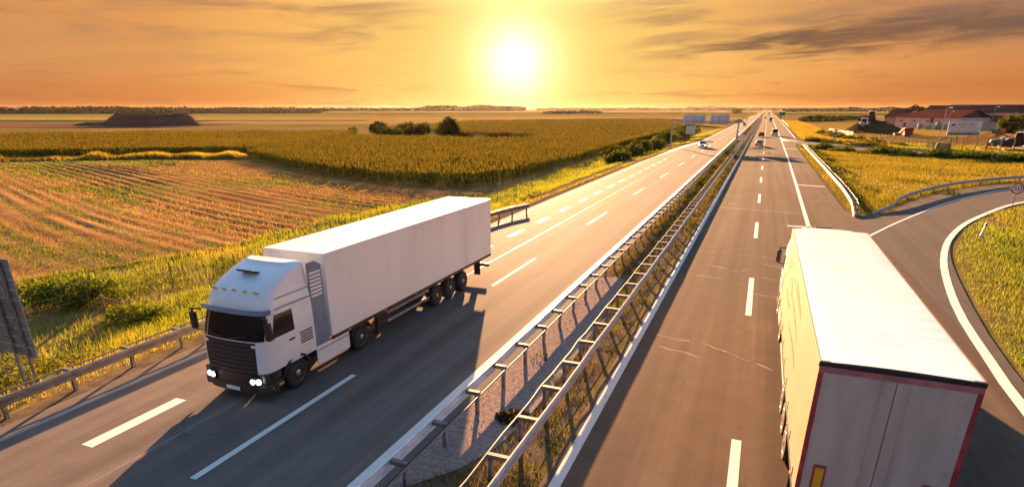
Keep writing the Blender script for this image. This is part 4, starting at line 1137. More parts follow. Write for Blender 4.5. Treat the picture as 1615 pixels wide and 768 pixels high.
    # ---- rear face
    ye = y0 - 0.004
    for s in (-1, 1):
        d = MB().bx(s * 0.008, s * (hw - 0.07), ye - 0.018, ye, zb + 0.05, top - 0.14).build('rear_door', REARP, T, bev=0.006)
        for z in (1.5, 2.2, 2.9, 3.6): MB().bx(s * (hw - 0.20), s * (hw - 0.10), ye - 0.034, ye - 0.019, z, z + 0.10).build('hinge', REARP, d)
        MB().tube([(s * 0.22, ye - 0.035, zb + 0.1), (s * 0.22, ye - 0.035, top - 0.22)], 0.010, 6).build('locking_bar', REARP, d)
    hd = MB().bx(-hw - 0.005, hw + 0.005, ye - 0.03, ye + 0.06, top - 0.075, top + 0.012).build('rear_header', BLACK, T, bev=0.012)
    if rear == 'taped':
        w = 0.085
        for s in (-1, 1):
            MB().bx(s * (hw - w - 0.005), s * (hw - 0.005), ye - 0.026, ye - 0.019, zb, top - 0.20).build('reflective_tape', RED, T)
        MB().bx(-hw + 0.006, hw - 0.006, ye - 0.027, ye - 0.02, top - 0.195, top - 0.08).build('reflective_tape', pmat('faded_red_tape', (0.42, 0.17, 0.17), 0.5, 0.2, 3, local=True), T)
        for s in (-1, 1):
            pl = MB().bx(s * 0.80, s * 1.02, ye - 0.05, ye - 0.028, 1.40, 1.95).build('marker_plate', RED, T)
            MB().bx(s * 0.835, s * 0.985, ye - 0.056, ye - 0.051, 1.44, 1.90).build('marker_face', YEL, pl)
    if side_print:
        # faded brush-like marks on the left flank
        r = random.Random(3); xs = -hw - 0.0025
        def stroke(pts, w):
            P = [Vector((p[0], p[1])) for p in pts]; L, R = [], []
            for i, p in enumerate(P):
                t = (P[min(i + 1, len(P) - 1)] - P[max(i - 1, 0)]).normalized(); n = Vector((-t.y, t.x)); ww = 1.7 * w * math.sin(PI * (i + 0.6) / (len(P) + 0.2))
                L.append(p + n * ww); R.append(p - n * ww)
            m = MB(); n_ = len(P)
            m.add([(xs, p.x, p.y) for p in L] + [(xs, p.x, p.y) for p in R], [(i, i + 1, n_ + i + 1, n_ + i) for i in range(n_ - 1)])
            m.build('faded_print', ORANGE, T, fix=False)
        def curve(a, b, c, n=9): return [((1 - t) ** 2 * a[0] + 2 * t * (1 - t) * b[0] + t * t * c[0], (1 - t) ** 2 * a[1] + 2 * t * (1 - t) * b[1] + t * t * c[1]) for t in [i / n for i in range(n + 1)]]
        for a, b, c, w in (((-7.0, 3.55), (-5.2, 3.5), (-4.6, 2.6), .13), ((-12.2, 3.35), (-9.5, 3.6), (-7.8, 3.3), .09), ((-12.4, 2.7), (-10, 3.0), (-7.4, 2.75), .05), ((-5.4, 2.4), (-7.2, 2.2), (-8.6, 2.5), .06),
                           ((-13, 2.2), (-11, 2.35), (-9, 2.1), .05), ((-6.6, 3.0), (-7.4, 3.1), (-8.4, 2.9), .07)):
            stroke(curve(a, b, c), w)
    return T
lorry('articulated_lorry', 'white articulated lorry with lit headlights driving towards the viewer', (-14.05, 12.0, 0), PI, TRAILER)
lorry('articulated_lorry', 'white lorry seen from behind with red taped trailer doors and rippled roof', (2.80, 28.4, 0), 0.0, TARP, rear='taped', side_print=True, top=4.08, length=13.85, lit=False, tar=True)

# ------------------------------------------------------------------ cars (rear bumper at y=0, +Y forwards)
def small_wheel(parent, x, y, s, R=0.31):
    o = MB().lathe([(-0.1, R * 0.6), (-0.1, R * 0.93), (0, R), (0.1, R * 0.93), (0.1, R * 0.6)], 18, 'X').build('wheel', TYRE, parent, smooth=True, loc=(x, y, R))
    MB().lathe([(s * 0.08, R * 0.62), (s * 0.10, R * 0.6), (s * 0.07, R * 0.3), (s * 0.09, 0.02)], 14, 'X').build('rim', RIM, o, smooth=True)
def car(name, label, cat, x, y, rz, paint_m, kind='hatch', L=4.3, W=1.76, H=1.46, lit=False, group='cars on the motorway'):
    T = empty(name, (x, y, 0), rz); tag(T, label, cat, group); hw = W / 2
    if kind == 'van':
        prof = [(0.0, 0.30, 1.02), (0.02, 0.30, 1.05), (L * .5, 0.28, 1.05), (L * .80, 0.28, 1.05), (L * .93, 0.28, 0.98), (L, 0.32, 0.78)]
        a0, a1, b0, b1 = 0.02, L * .86, 0.10, L * .68
    elif kind == 'saloon':
        prof = [(0.0, 0.36, 0.88), (0.12, 0.27, 0.94), (L * .25, 0.24, 0.95), (L * .70, 0.24, 0.93), (L * .9, 0.25, 0.84), (L - 0.06, 0.28, 0.72), (L, 0.36, 0.62)]
        a0, a1, b0, b1 = L * .12, L * .72, L * .25, L * .55
    else:
        prof = [(0.0, 0.36, 0.86), (0.1, 0.27, 0.95), (L * .3, 0.24, 0.97), (L * .72, 0.24, 0.95), (L * .92, 0.25, 0.84), (L - 0.05, 0.3, 0.7), (L, 0.38, 0.62)]
        a0, a1, b0, b1 = 0.06, L * .76, L * .14, L * .56
    rings = []
    for i, (yy, zl, zb) in enumerate(prof):
        k = 0.90 if i in (0, len(prof) - 1) else (0.97 if i in (1, len(prof) - 2) else 1.0); w = hw * k
        half = [(w * .86, zl), (w * .985, zl + 0.14), (w, (zl + zb) / 2), (w * .97, zb - 0.08), (w * .88, zb)]
        rings.append([(p[0], yy, p[1]) for p in half] + [(-p[0], yy, p[1]) for p in half[::-1]])
    MB().loft(rings, True, True).build('body', paint_m, T, smooth=True)
    zb = 0.90 if kind != 'van' else 1.0; tw = hw * (0.76 if kind != 'van' else 0.86); bw = hw * 0.9
    def P(u, v, s, o=0.0):      # u along 0..1, v height 0..1
        yb, yt = a0 + (a1 - a0) * u, b0 + (b1 - b0) * u
        return (s * (bw + (tw - bw) * v + o), yb + (yt - yb) * v, zb + (H - zb) * v)
    cab_r = [[P(0, v, -1), P(0.5, v, -1), P(1, v, -1), P(1, v, 1), P(0.5, v, 1), P(0, v, 1)] for v in (0, 0.5, 0.92)] + [[(p[0] * .9, p[1] + (0.12 if p[1] < (b0 + b1) / 2 else -0.12), H) for p in [P(0, 1, -1), P(0.5, 1, -1), P(1, 1, -1), P(1, 1, 1), P(0.5, 1, 1), P(0, 1, 1)]]]
    MB().loft(cab_r, True, True).build('cabin', paint_m, T, bev=0.03, smooth=True)
    def pane(name, pts, off):
        c = [Vector(p) for p in pts]; n = (c[1] - c[0]).cross(c[2] - c[0]).normalized() * off
        m = MB(); m.add([p + n for p in c] + [p - n * 0.2 for p in c], [(0, 1, 2, 3), (7, 6, 5, 4), (0, 4, 5, 1), (1, 5, 6, 2), (2, 6, 7, 3), (3, 7, 4, 0)])
        return m.build(name, GLASS, T)
    lo, hi = 0.14, 0.86
    def mixx(p, k): return (p[0] * k, p[1], p[2])
    pane('windscreen', [mixx(P(1, lo, 1), .9), mixx(P(1, hi, 1), .9), mixx(P(1, hi, -1), .9), mixx(P(1, lo, -1), .9)], -0.02 if True else 0.02)
    pane('windscreen', [mixx(P(1, lo, 1), .9), mixx(P(1, lo, -1), .9), mixx(P(1, hi, -1), .9), mixx(P(1, hi, 1), .9)], -0.02) if False else None
    pane('rear_window', [mixx(P(0, lo, 1), .85), mixx(P(0, lo, -1), .85), mixx(P(0, hi, -1), .85), mixx(P(0, hi, 1), .85)], -0.02)
    for s in (-1, 1):
        segs = ((0.10, 0.46), (0.50, 0.90)) if kind != 'van' else ((0.66, 0.93),)
        for u0, u1 in segs:
            q = [P(u0, lo, s), P(u1, lo, s), P(u1, hi, s), P(u0, hi, s)]
            pane('side_window', q if s > 0 else q[::-1], 0.012)
        small_wheel(T, s * (hw - 0.12), L * .19, s); small_wheel(T, s * (hw - 0.12), L * .81, s)
        MB().bx(s * (hw * .62), s * (hw * .88), L - 0.10, L + 0.012, 0.60, 0.74).build('headlight', LAMP if lit else STEEL, T, bev=0.015)
        MB().bx(s * (hw * .66), s * (hw * .89), -0.015, 0.06, 0.66, 0.86).build('tail_lamp', TAILR, T, bev=0.015)
        MB().bx(s * (hw * .98), s * (hw * 1.12), a1 - 0.35, a1 - 0.25, 0.95, 1.08).build('mirror', paint_m, T, bev=0.02)
    MB().bx(-0.55, 0.55, L - 0.02, L + 0.014, 0.40, 0.60).build('grille', BLACK, T)
    MB().bx(-hw * .8, hw * .8, -0.02, 0.03, 0.30, 0.46).build('bumper', BLACK, T, bev=0.02)
    MB().bx(-0.26, 0.26, -0.028, -0.021, 0.50, 0.60).build('number_plate', WHITE, T)
    return T
CW = pmat('car_white', (0.80, 0.79, 0.77), 0.25, coat=0.5)
CS = pmat('car_silver', (0.42, 0.43, 0.44), 0.3, metal=0.5, coat=0.5)
CK = pmat('car_black', (0.02, 0.022, 0.022), 0.25, coat=0.5)
CD = pmat('car_dark_red', (0.10, 0.03, 0.025), 0.3, coat=0.5)
car('saloon_car', 'white car coming towards the viewer past the gantry', 'car', -12.6, 150.5, PI, CW, 'saloon', 4.5, lit=True)
car('hatchback_car', 'silver hatchback driving away nearest the median', 'car', -0.75, 156.5, 0, CS, 'hatch', 4.2)
car('hatchback_car', 'black hatchback ahead of the silver one in the inner lane', 'car', -0.7, 210, 0, CK, 'hatch', 4.2)
car('panel_van', 'pale grey van driving away in the right lane', 'van', 3.2, 219, 0, pmat('van_grey', (0.50, 0.50, 0.52), 0.4, coat=0.2), 'van', 5.2, 1.95, 2.25)
car('box_van', 'white box van far up the right lane beyond the grey van', 'van', 2.9, 455, 0, CW, 'van', 6.5, 2.3, 3.0)
car('hatchback_car', 'dark car far up the inner lane level with the green sign', 'car', -0.9, 600, 0, CK)
car('hatchback_car', 'dark red car ahead of the white box van', 'car', 2.8, 760, 0, CD)
car('panel_van', 'dark van in the right lane near the vanishing point', 'van', 2.8, 1050, 0, CK, 'van', 6.0, 2.3, 2.8)
car('saloon_car', 'dark oncoming car beyond the gantry', 'car', -10.0, 345, PI, CK, 'saloon', 4.5)
car('saloon_car', 'small silver oncoming car in the far distance', 'car', -13.6, 500, PI, CS, 'saloon', 4.5)
car('saloon_car', 'tiny white oncoming car near the vanishing point', 'car', -13.6, 860, PI, CW, 'saloon', 4.5)

# ------------------------------------------------------------------ signs
def text(parent, s, size, loc, rot, mat, name='lettering', shear=0.0, ext=0.004, sx=1.0, align='CENTER'):
    c = bpy.data.curves.new(name, 'FONT'); c.body = s; c.size = size; c.align_x = align; c.align_y = 'CENTER'; c.extrude = ext; c.shear = shear
    t = bpy.data.objects.new(name + '_curve', c); COL.objects.link(t)
    me = bpy.data.meshes.new_from_object(t.evaluated_get(bpy.context.evaluated_depsgraph_get())); me.materials.clear(); me.materials.append(mat)
    bpy.data.objects.remove(t); o = link(name, me, parent, loc, rot); o.scale = (sx, 1, 1)
    return o
def gantry():
    T = empty('sign_gantry', (-13, 152, 0)); tag(T, 'grey steel gantry spanning the left carriageway with backs of signs', 'gantry')
    for x, z0 in ((-7.4, -0.35), (7.3, -0.1)):
        MB().bx(x - 0.17, x + 0.17, -0.17, 0.17, z0 - 0.2, 5.75).build('post', STEEL, T, bev=0.02)
        MB().bx(x - 0.35, x + 0.35, -0.35, 0.35, z0 - 0.2, z0 + 0.12).build('footing', STEELD, T, bev=0.02)
    MB().bx(-7.6, 7.5, -0.22, 0.22, 5.2, 5.62).build('beam', STEEL, T, bev=0.02)
    for x0, x1 in ((-5.2, 0.0), (0.9, 5.2)):
        p = MB().bx(x0, x1, 0.30, 0.36, 4.95, 7.1).build('sign_panel', SIGNB, T, bev=0.01)
        for i in range(3):
            xx = x0 + (x1 - x0) * (0.14 + 0.36 * i); MB().bx(xx - 0.06, xx + 0.06, 0.225, 0.299, 4.75, 7.0).build('rib', STEELD, p)
        for z in (5.7, 6.4): MB().bx(x0 + 0.1, x1 - 0.1, 0.27, 0.299, z, z + 0.06).build('stiffener', STEELD, p)
gantry()
def back_sign(name, label, x0, x1, y, z0, z1, g, legs, brace=False):
    bm_ = SIGNN if brace else SIGNB
    T = empty(name, ((x0 + x1) / 2, y, g)); tag(T, label, 'road sign'); cx = (x0 + x1) / 2
    n = max(2, int((z1 - z0) / 0.30))
    for i in range(n):
        a, b = z0 + (z1 - z0) * i / n, z0 + (z1 - z0) * (i + 1) / n
        MB().bx(x0 - cx, x1 - cx, 0.03, 0.07, a - g, b - g - 0.006).build('panel_board', bm_, T, bev=0.004)
    for lx in legs:
        MB().tube([(lx - cx, -0.03, -0.3), (lx - cx, -0.03, z1 - g - 0.1)], 0.045, 8).build('leg', PIPE if brace else STEEL, T, smooth=True)
    if brace:
        for a, b in zip(legs, legs[1:]):
            m = MB(); k = 5
            for i in range(k):
                za, zb = 0.6 + (z1 - g - 0.8) * i / k, 0.6 + (z1 - g - 0.8) * (i + 1) / k
                m.bar((a - cx, -0.06, za), (b - cx, -0.06, zb), 0.018); m.bar((b - cx, -0.06, za), (a - cx, -0.06, zb), 0.018)
            m.build('brace', PIPE, T)
    for z in (z0 + 0.35, (z0 + z1) / 2, z1 - 0.35): MB().bx(x0 - cx + 0.06, x1 - cx - 0.06, 0.0, 0.028, z - g, z - g + 0.05).build('stiffener', STEELD, T)
    return T
back_sign('road_sign', 'large grey back of a road sign cut by the picture edge', -23.6, -20.05, 10.1, 1.15, 4.3, -0.5, (-20.35, -21.0, -22.6, -23.2), True)
back_sign('road_sign', 'square back of a road sign on two legs beside the bushes', -21.8, -19.1, 193, 1.3, 3.6, -0.3, (-21.2, -19.7))
back_sign('road_sign', 'low back of a sign in the median beside the gantry post', -6.3, -4.0, 160, 1.3, 2.4, -0.05, (-5.9, -4.4))
GREEN = pmat('sign_green', (0.01, 0.20, 0.13), 0.5)
SWHITE = pmat('sign_white', (0.75, 0.74, 0.72), 0.45)
SBLUE = pmat('sign_blue', (0.02, 0.14, 0.36), 0.45)
SRED = pmat('sign_red', (0.50, 0.02, 0.03), 0.45)
SBLACK = pmat('sign_black', (0.015, 0.015, 0.015), 0.5)
def green_sign():
    T = empty('road_sign', (13.0, 628, -0.9)); tag(T, 'green motorway direction sign right of the vanishing point', 'road sign')
    p = MB().bx(-2.6, 2.6, -0.05, 0.0, 3.0, 6.2).build('panel', GREEN, T)
    MB().bx(-0.05, 0.05, -0.06, -0.051, 3.1, 6.1).build('divider', SWHITE, p)
    for x in (-1.6, 1.6): MB().tube([(x, 0.06, -0.2), (x, 0.06, 6.0)], 0.09, 6).build('leg', STEEL, T)
green_sign()
def disc(mb, r0, r1, y0, y1, z, n=36):
    if r0 < 0.01: return mb.lathe([(y0, r0), (y0, r1), (y1, r1), (y1, r0)], n, 'Y', (0, 0, z))
    ring = lambda r, y: [(r * math.sin(2 * PI * j / n), y, z + r * math.cos(2 * PI * j / n)) for j in range(n)]
    return mb.loft([ring(r0, y0), ring(r1, y0), ring(r1, y1), ring(r0, y1), ring(r0, y0)], True, False)
def speed_sign():
    g = float(ground_h([21.2], [65.5])[0])
    T = empty('speed_sign', (21.2, 65.5, g), rad(-6)); tag(T, 'round 50 speed limit sign with red rim on brown post', 'road sign')
    MB().tube([(0, 0.045, -0.3), (0, 0.045, 2.42 - g)], 0.032, 8).build('post', pmat('brown_post', (0.10, 0.06, 0.045), 0.6, 0.3, 8), T, smooth=True)
    z = 1.88 - g
    f = disc(MB(), 0.001, 0.46, -0.012, 0.012, z).build('sign_face', SWHITE, T)
    disc(MB(), 0.37, 0.475, -0.017, -0.0125, z).build('red_rim', SRED, f)
    text(f, '50', 0.60, (0, -0.0155, z), (PI / 2, 0, 0), SBLACK, 'numerals', 0, 0.003)
    MB().bx(-0.2, 0.2, -0.012, 0.005, z - 0.60, z - 0.50).build('plate', SWHITE, T)
speed_sign()
def yield_sign():
    g = float(ground_h([17.0], [181.5])[0]); T = empty('give_way_sign', (17.2, 181.5, g), rad(-4)); tag(T, 'red and white give way triangle above blue round arrow sign', 'road sign')
    MB().tube([(0, 0.05, -0.3), (0, 0.05, 3.35)], 0.05, 8).build('post', STEELD, T, smooth=True)
    t = MB().prism([(-0.55, 3.5), (0.55, 3.5), (0, 2.55)], 'Y', -0.02, 0.02).build('triangle', SRED, T)
    MB().prism([(-0.36, 3.38), (0.36, 3.38), (0, 2.78)], 'Y', -0.026, -0.021).build('triangle_face', SWHITE, t)
    b = disc(MB(), 0.001, 0.52, -0.02, 0.02, 1.95).build('blue_disc', SBLUE, T)
    a = MB().bx(-0.34, 0.1, -0.027, -0.022, 1.89, 2.01); a.prism([(0.08, 1.74), (0.38, 1.95), (0.08, 2.16)], 'Y', -0.027, -0.022); a.build('arrow', SWHITE, b)
yield_sign()
def delineator():
    g = float(ground_h([15.3], [51.3])[0]); T = empty('delineator_post', (15.3, 51.3, g)); tag(T, 'white roadside marker post leaning in grass inside the slip road', 'marker post')
    T.rotation_euler = (0, rad(9), 0)
    MB().loft([[(-0.06, -0.05, z), (0.06, -0.05, z), (0.05, 0.05, z), (-0.05, 0.05, z)] for z in (-0.1, 0.9)] + [[(-0.06, -0.05, 0.96), (0.06, -0.05, 0.96), (0.05, 0.05, 1.02), (-0.05, 0.05, 1.02)]], True, True).build('shaft', SWHITE, T)
    MB().bx(-0.064, 0.064, -0.055, 0.055, 0.74, 0.90).build('black_band', SBLACK, T)
delineator()
def billboard():
    T = empty('billboard', (44.9, 182, -0.5), math.atan2(5.5, 10.1) * 0.55); tag(T, 'large white AGRORID billboard with red phone numbers above the fence', 'billboard')
    w2 = 3.75; z0, z1 = 2.75, 6.05
    p = MB().bx(-w2, w2, -0.06, 0.06, z0, z1).build('board', pmat('billboard_white', (0.72, 0.66, 0.62), 0.5, 0.06, 0.5), T)
    for x in (-3.65, -1.2, 1.2, 3.65): MB().bx(x - 0.08, x + 0.08, 0.065, 0.22, -0.2, z1 - 0.1).build('post', RUST, T)
    R_ = (PI / 2, 0, 0); yf = -0.066
    A = pmat('letter_green', (0.16, 0.20, 0.12), 0.6); B = pmat('letter_navy', (0.06, 0.05, 0.10), 0.6)
    text(p, 'AGRO', 1.20, (-1.75, yf, z0 + 2.52), R_, A, shear=0.15, sx=0.70, align='LEFT')
    text(p, "RID'", 1.20, (0.95, yf, z0 + 2.52), R_, B, shear=0.15, sx=0.80, align='LEFT')
    r = random.Random(5); x = -1.9
    while x < 2.9:
        w = r.uniform(0.15, 0.6); MB().bx(x, x + w, yf, -0.061, z0 + 1.70, z0 + 1.82).build('small_print', B, p); x += w + 0.12
    text(p, '022/ 55 787-17 - 022/ 54-22-66', 0.60, (0.0, yf, z0 + 1.12), R_, SRED, sx=0.79, ext=0.006)
    gg = MB().bx(-w2 + 0.2, w2 - 0.2, yf, -0.061, z0 + 0.12, z0 + 0.72).build('green_strip', pmat('billboard_green', (0.16, 0.26, 0.16), 0.6, col2=(0.04, 0.12, 0.07), scale=1.6), p)
    lg = MB()
    lg.prism([(-3.3, z0 + 2.15), (-3.05, z0 + 2.45), (-2.75, z0 + 2.75), (-2.4, z0 + 2.72), (-2.3, z0 + 2.3), (-2.6, z0 + 2.12), (-2.95, z0 + 2.2)], 'Y', yf - 0.002, -0.061)
    lg.build('emblem', B, p)
    rg = MB()
    for i in range(16):
        a0_, a1_ = 2 * PI * i / 20 + 2.2, 2 * PI * (i + 1) / 20 + 2.2
        rg.prism([(-2.78 + 0.75 * math.cos(a0_), z0 + 2.4 + 0.72 * math.sin(a0_)), (-2.78 + 0.75 * math.cos(a1_), z0 + 2.4 + 0.72 * math.sin(a1_)), (-2.78 + 0.68 * math.cos(a1_), z0 + 2.4 + 0.64 * math.sin(a1_)), (-2.78 + 0.68 * math.cos(a0_), z0 + 2.4 + 0.64 * math.sin(a0_))], 'Y', yf - 0.001, -0.061)
    rg.build('emblem_ring', A, p)
billboard()

# ---- wire fence along the left field: thin posts, each its own part
def wire_fence():
    T = empty('wire_fence', (-29.5, 18, -0.9)); tag(T, 'sagging wire fence of thin posts along the stubble field', 'fence')
    pts = [(-31.0, 14.0), (-30.2, 18.2), (-29.6, 22.5), (-28.6, 26.0), (-29.2, 30.5), (-29.8, 35), (-29.4, 40), (-28.8, 46), (-28.3, 52), (-27.8, 58), (-27.2, 63), (-27, 68), (-27.2, 74), (-27.5, 80), (-27.8, 87), (-28, 95), (-28.4, 104), (-28.8, 114), (-29.2, 126)]
    H = [float(h) for h in ground_h([p[0] for p in pts], [p[1] for p in pts])]; r = random.Random(2); tops = []
    for (x, y), h in zip(pts, H):
        dx, dy = r.uniform(-0.08, 0.08), r.uniform(-0.08, 0.08); tt = r.uniform(1.3, 1.6)
        a = Vector((x, y, h - 0.2)) - T.location; b = Vector((x + dx, y + dy, h + tt)) - T.location; tops.append((a, b))
        MB().tube([a, b], 0.035, 6).build('post', WOOD, T)
    for t in (0.45, 0.7, 0.95):
        MB().tube([a + (b - a) * t for a, b in tops], 0.006, 4).build('wire', STEELD, T)
wire_fence()
def brace_post():
    T = empty('brace_post', (-27.6, 17.2, -0.95)); tag(T, 'wooden corner post with two slanting struts in the verge grass', 'fence post')
    MB().tube([(0, 0, -0.2), (-0.1, 0.1, 1.25)], 0.07, 8).build('post', WOOD, T)
    MB().tube([(-0.05, 0.05, 1.05), (-1.2, -0.9, 0.05)], 0.045, 8).build('strut', WOOD, T)
    MB().tube([(-0.08, 0.08, 1.15), (0.95, 1.55, 0.1)], 0.045, 8).build('strut', WOOD, T)
brace_post()

# ------------------------------------------------------------------ farm on the right
ROOF = pmat('roof_tiles_red', (0.10, 0.034, 0.03), 0.9, 0.25, 0.8, spec=0.0)
ROOFB = pmat('roof_sheet_brown', (0.11, 0.045, 0.04), 0.9, 0.2, 0.4, spec=0.0)
PINK = pmat('wall_pink_render', (0.62, 0.42, 0.37), 0.9, 0.12, 0.4)
PINK2 = pmat('wall_pale_render', (0.66, 0.47, 0.40), 0.9, 0.12, 0.4)
DARKW = pmat('dark_opening', (0.03, 0.022, 0.02), 0.6)
def building(name, label, a, b, depth, eave, ridge, wallm, roofm, hip=0.0, over=0.5, g=-0.5):
    a, b = Vector(a), Vector(b); d = (b - a); L = d.length; T = empty(name, (a.x, a.y, g), math.atan2(d.y, d.x)); tag(T, label, 'building')
    MB().bx(0, L, 0, depth, -0.3, eave).build('wall', wallm, T)
    o = over; e = eave + 0.02; r0 = hip * L - (0 if hip else o)
    for s in (0, 1):
        y0 = -o if s == 0 else depth + o; m = depth / 2
        m_ = MB(); q = [(-o, y0, e - 0.12), (L + o, y0, e - 0.12), (L + o, m, ridge), (r0, m, ridge)]
        m_.add([Vector(p) for p in q] + [Vector(p) + Vector((0, 0, 0.16)) for p in q], [(3, 2, 1, 0), (4, 5, 6, 7), (0, 1, 5, 4), (1, 2, 6, 5), (2, 3, 7, 6), (3, 0, 4, 7)])
        m_.build('roof', roofm, T)
    if hip:
        m_ = MB(); q = [(-o, depth + o, e - 0.12), (-o, -o, e - 0.12), (r0, depth / 2, ridge)]
        m_.add([Vector(p) for p in q] + [Vector(p) + Vector((0, 0, 0.16)) for p in q], [(2, 1, 0), (3, 4, 5), (0, 1, 4, 3), (1, 2, 5, 4), (2, 0, 3, 5)]); m_.build('roof_hip', roofm, T)
    for x in ([L - 0.002] if hip else [0.002, L - 0.002]):
        s = 1 if x > 1 else -1
        MB().prism([(0, eave - 0.05), (depth, eave - 0.05), (depth / 2, ridge - 0.05)], 'X', x, x - s * 0.2).build('gable', wallm if not hip else DARKW, T)
    return T, L
def opening(T, x, z, w, h, mat=None, name='window', sill=True):
    o = MB().bx(x, x + w, -0.03, 0.05, z, z + h).build(name, mat or DARKW, T)
    if sill: MB().bx(x - 0.1, x + w + 0.1, -0.12, -0.031, z - 0.1, z - 0.01).build('sill', PINK2, o)
    return o
T, L = building('long_barn', 'pink barn with red tiled roof and small windows behind the silver bags', (60.5, 366), (79.5, 334), 16, 5.0, 8.2, PINK, ROOF, hip=0.28)
for x in (3.0, 11.5, 19.5, 26.0, 32.0): opening(T, x, 3.0, 1.5, 0.6)
opening(T, 5.6, 0.0, 1.5, 2.4, DARKW, 'door', False); opening(T, 21.6, 2.6, 1.9, 2.2, RUST, 'door', False)
for x in (8.0, 15.5, 23.8, 30.0): MB().bx(x, x + 0.2, -0.14, -0.02, -0.1, 5.0).build('pilaster', PINK, T)
T, L = building('warehouse', 'long pink warehouse with brown roof behind the billboard', (78.2, 347), (170, 322), 26, 7.3, 10.4, PINK2, ROOFB)
for i in range(9):
    MB().bx(6 + i * 9.6, 6.3 + i * 9.6, -0.2, -0.02, 0, 7.2).build('pilaster', PINK, T)
for x in (10.5, 22, 33, 52, 63, 74): opening(T, x, 1.4, 2.2, 0.8)
op = opening(T, 12.5, 3.1, 6.4, 3.0, pmat('hay_wall', (0.14, 0.085, 0.03), 0.9, 0.5, 1), 'opening', False)
for x, w, m in ((18.95, 2.1, RUST), (21.1, 3.4, DARKW), (24.6, 4.2, pmat('hay_wall', (0.14, 0.085, 0.03))), (28.9, 4.0, BLUEG)): opening(T, x, 3.1, w, 3.0, m, 'opening', False)
MB().bx(4.0, 40, -0.35, -0.03, 2.75, 2.95).build('ledge', PINK, T)
T, L = building('gabled_house', 'small grey house with red roof at the left end of the barn', (61.0, 402), (69, 394), 14, 4.6, 8.6, pmat('grey_render', (0.26, 0.21, 0.20), 0.9, 0.1, 1), ROOF)
T, L = building('gabled_house', 'red roofed house peeking over the barn ridge', (83.5, 420), (94, 415), 12, 8.0, 10.4, PINK2, ROOF)
for i, (x0, x1) in enumerate(((98, 104), (105, 111), (112, 118))):
    building('storage_shed', ('blue grey shed roof left of the warehouse gable', 'middle blue grey shed roof behind the barn', 'blue grey shed roof touching the warehouse roof')[i], (x0, 425), (x1, 423), 12, 7.6, 9.4, BLUEG, pmat('blue_sheet_roof', (0.12, 0.17, 0.21), 0.5, 0.2, 1))
T, L = building('distant_hall', 'very long low building on the horizon above the gantry', (-480, 4300), (-190, 4420), 60, 15, 22, pmat('far_wall', (0.30, 0.22, 0.18), 0.9), pmat('far_roof', (0.30, 0.23, 0.20), 0.8), g=-1)
for i in range(7): MB().bx(20 + i * 40, 45 + i * 40, -0.5, 0.1, 2, 9).build('window', DARKW, T)

SILV = pmat('silver_bag', (0.24, 0.25, 0.27), 0.7, 0.2, 1.2, spec=0.1, bump=0.4, bscale=2)
names = ['silver storage bag at the left end of the row by the barn', 'second silver storage bag from the barn door', 'tall white storage bag in the middle of the row', 'second silver storage bag from the right of the row', 'grey storage bag at the right end of the row']
for i in range(5):
    t = i / 4; x, y = 66.0 + 11.5 * t, 337 - 13 * t; h = (2.7, 2.6, 3.2, 3.0, 2.6)[i]; w = (2.2, 2.4, 2.8, 3.0, 3.2)[i]
    rings = [[(math.cos(a) * w / 2 * k * (1 + 0.05 * math.sin(3 * a + i)), math.sin(a) * w / 2 * k, z) for a in np.linspace(0, 2 * PI, 15)[:-1]] for z, k in ((-0.1, 0.9), (0.5, 1.0), (h * .6, 1.02), (h * .9, 0.9), (h, 0.55))]
    o = MB().loft(rings, True, True).build('storage_bag', SILV, None, smooth=True, loc=(x, y, -0.5)); tag(o, names[i], 'bag', 'silver bags by the barn')

# ---- earth mounds
def mound(name, label, cx, cy, rx, ry, h, g, mat, rz=0.0, flat=0.5, seed=1):
    nx_, ny_ = 60, 40; V = []; 
    u = np.linspace(-1.15, 1.15, nx_); v = np.linspace(-1.15, 1.15, ny_); U, W = np.meshgrid(u, v)
    rr_ = np.hypot(U, W); k = sstep((1.0 - rr_ + 0.25 * (fbm(U * 10, W * 10, 4, seed) - 0.5)) / (1 - flat))
    Z = h * k * (0.78 + 0.44 * fbm(U * 10, W * 10, 2.6, seed + 4)) + 0.3 * k * (fbm(U * 40, W * 40, 2, seed + 8) - 0.5) - 0.05
    c, s = math.cos(rz), math.sin(rz); X = cx + U * rx * c - W * ry * s; Y = cy + U * rx * s + W * ry * c
    q = (np.arange(ny_ - 1)[:, None] * nx_ + np.arange(nx_ - 1)[None, :]).ravel()
    o = arr_mesh(name, np.stack([X.ravel(), Y.ravel(), Z.ravel() + g], 1), np.stack([q, q + 1, q + nx_ + 1, q + nx_], 1), mat, smooth=True)
    tag(o, label, 'mound')
DIRT = land_mat('mound_dirt', [(0.045, 0.03, 0.025), (0.075, 0.048, 0.04), (0.11, 0.07, 0.058)], (0.1, 0.6, 4), None, 0.8)
mound('earth_mound', 'large flat topped dark earth mound in the far fields', -333, 262, 31, 16, 6.4, -1.05, DIRT, rad(22), 0.62, 3)
mound('earth_mound', 'low dark spoil ridge beside the large earth mound', -366, 251, 15, 9, 1.9, -1.05, DIRT, rad(22), 0.3, 6)
mound('manure_heap', 'dark manure heap behind the farm fence carrying two tractors', 39.5, 280, 14.5, 17, 4.6, -0.6, land_mat('heap_dirt', [(0.03, 0.028, 0.012), (0.055, 0.048, 0.02), (0.08, 0.065, 0.03)], (0.2, 0.8, 4), None, 0.8), 0, 0.12, 9)

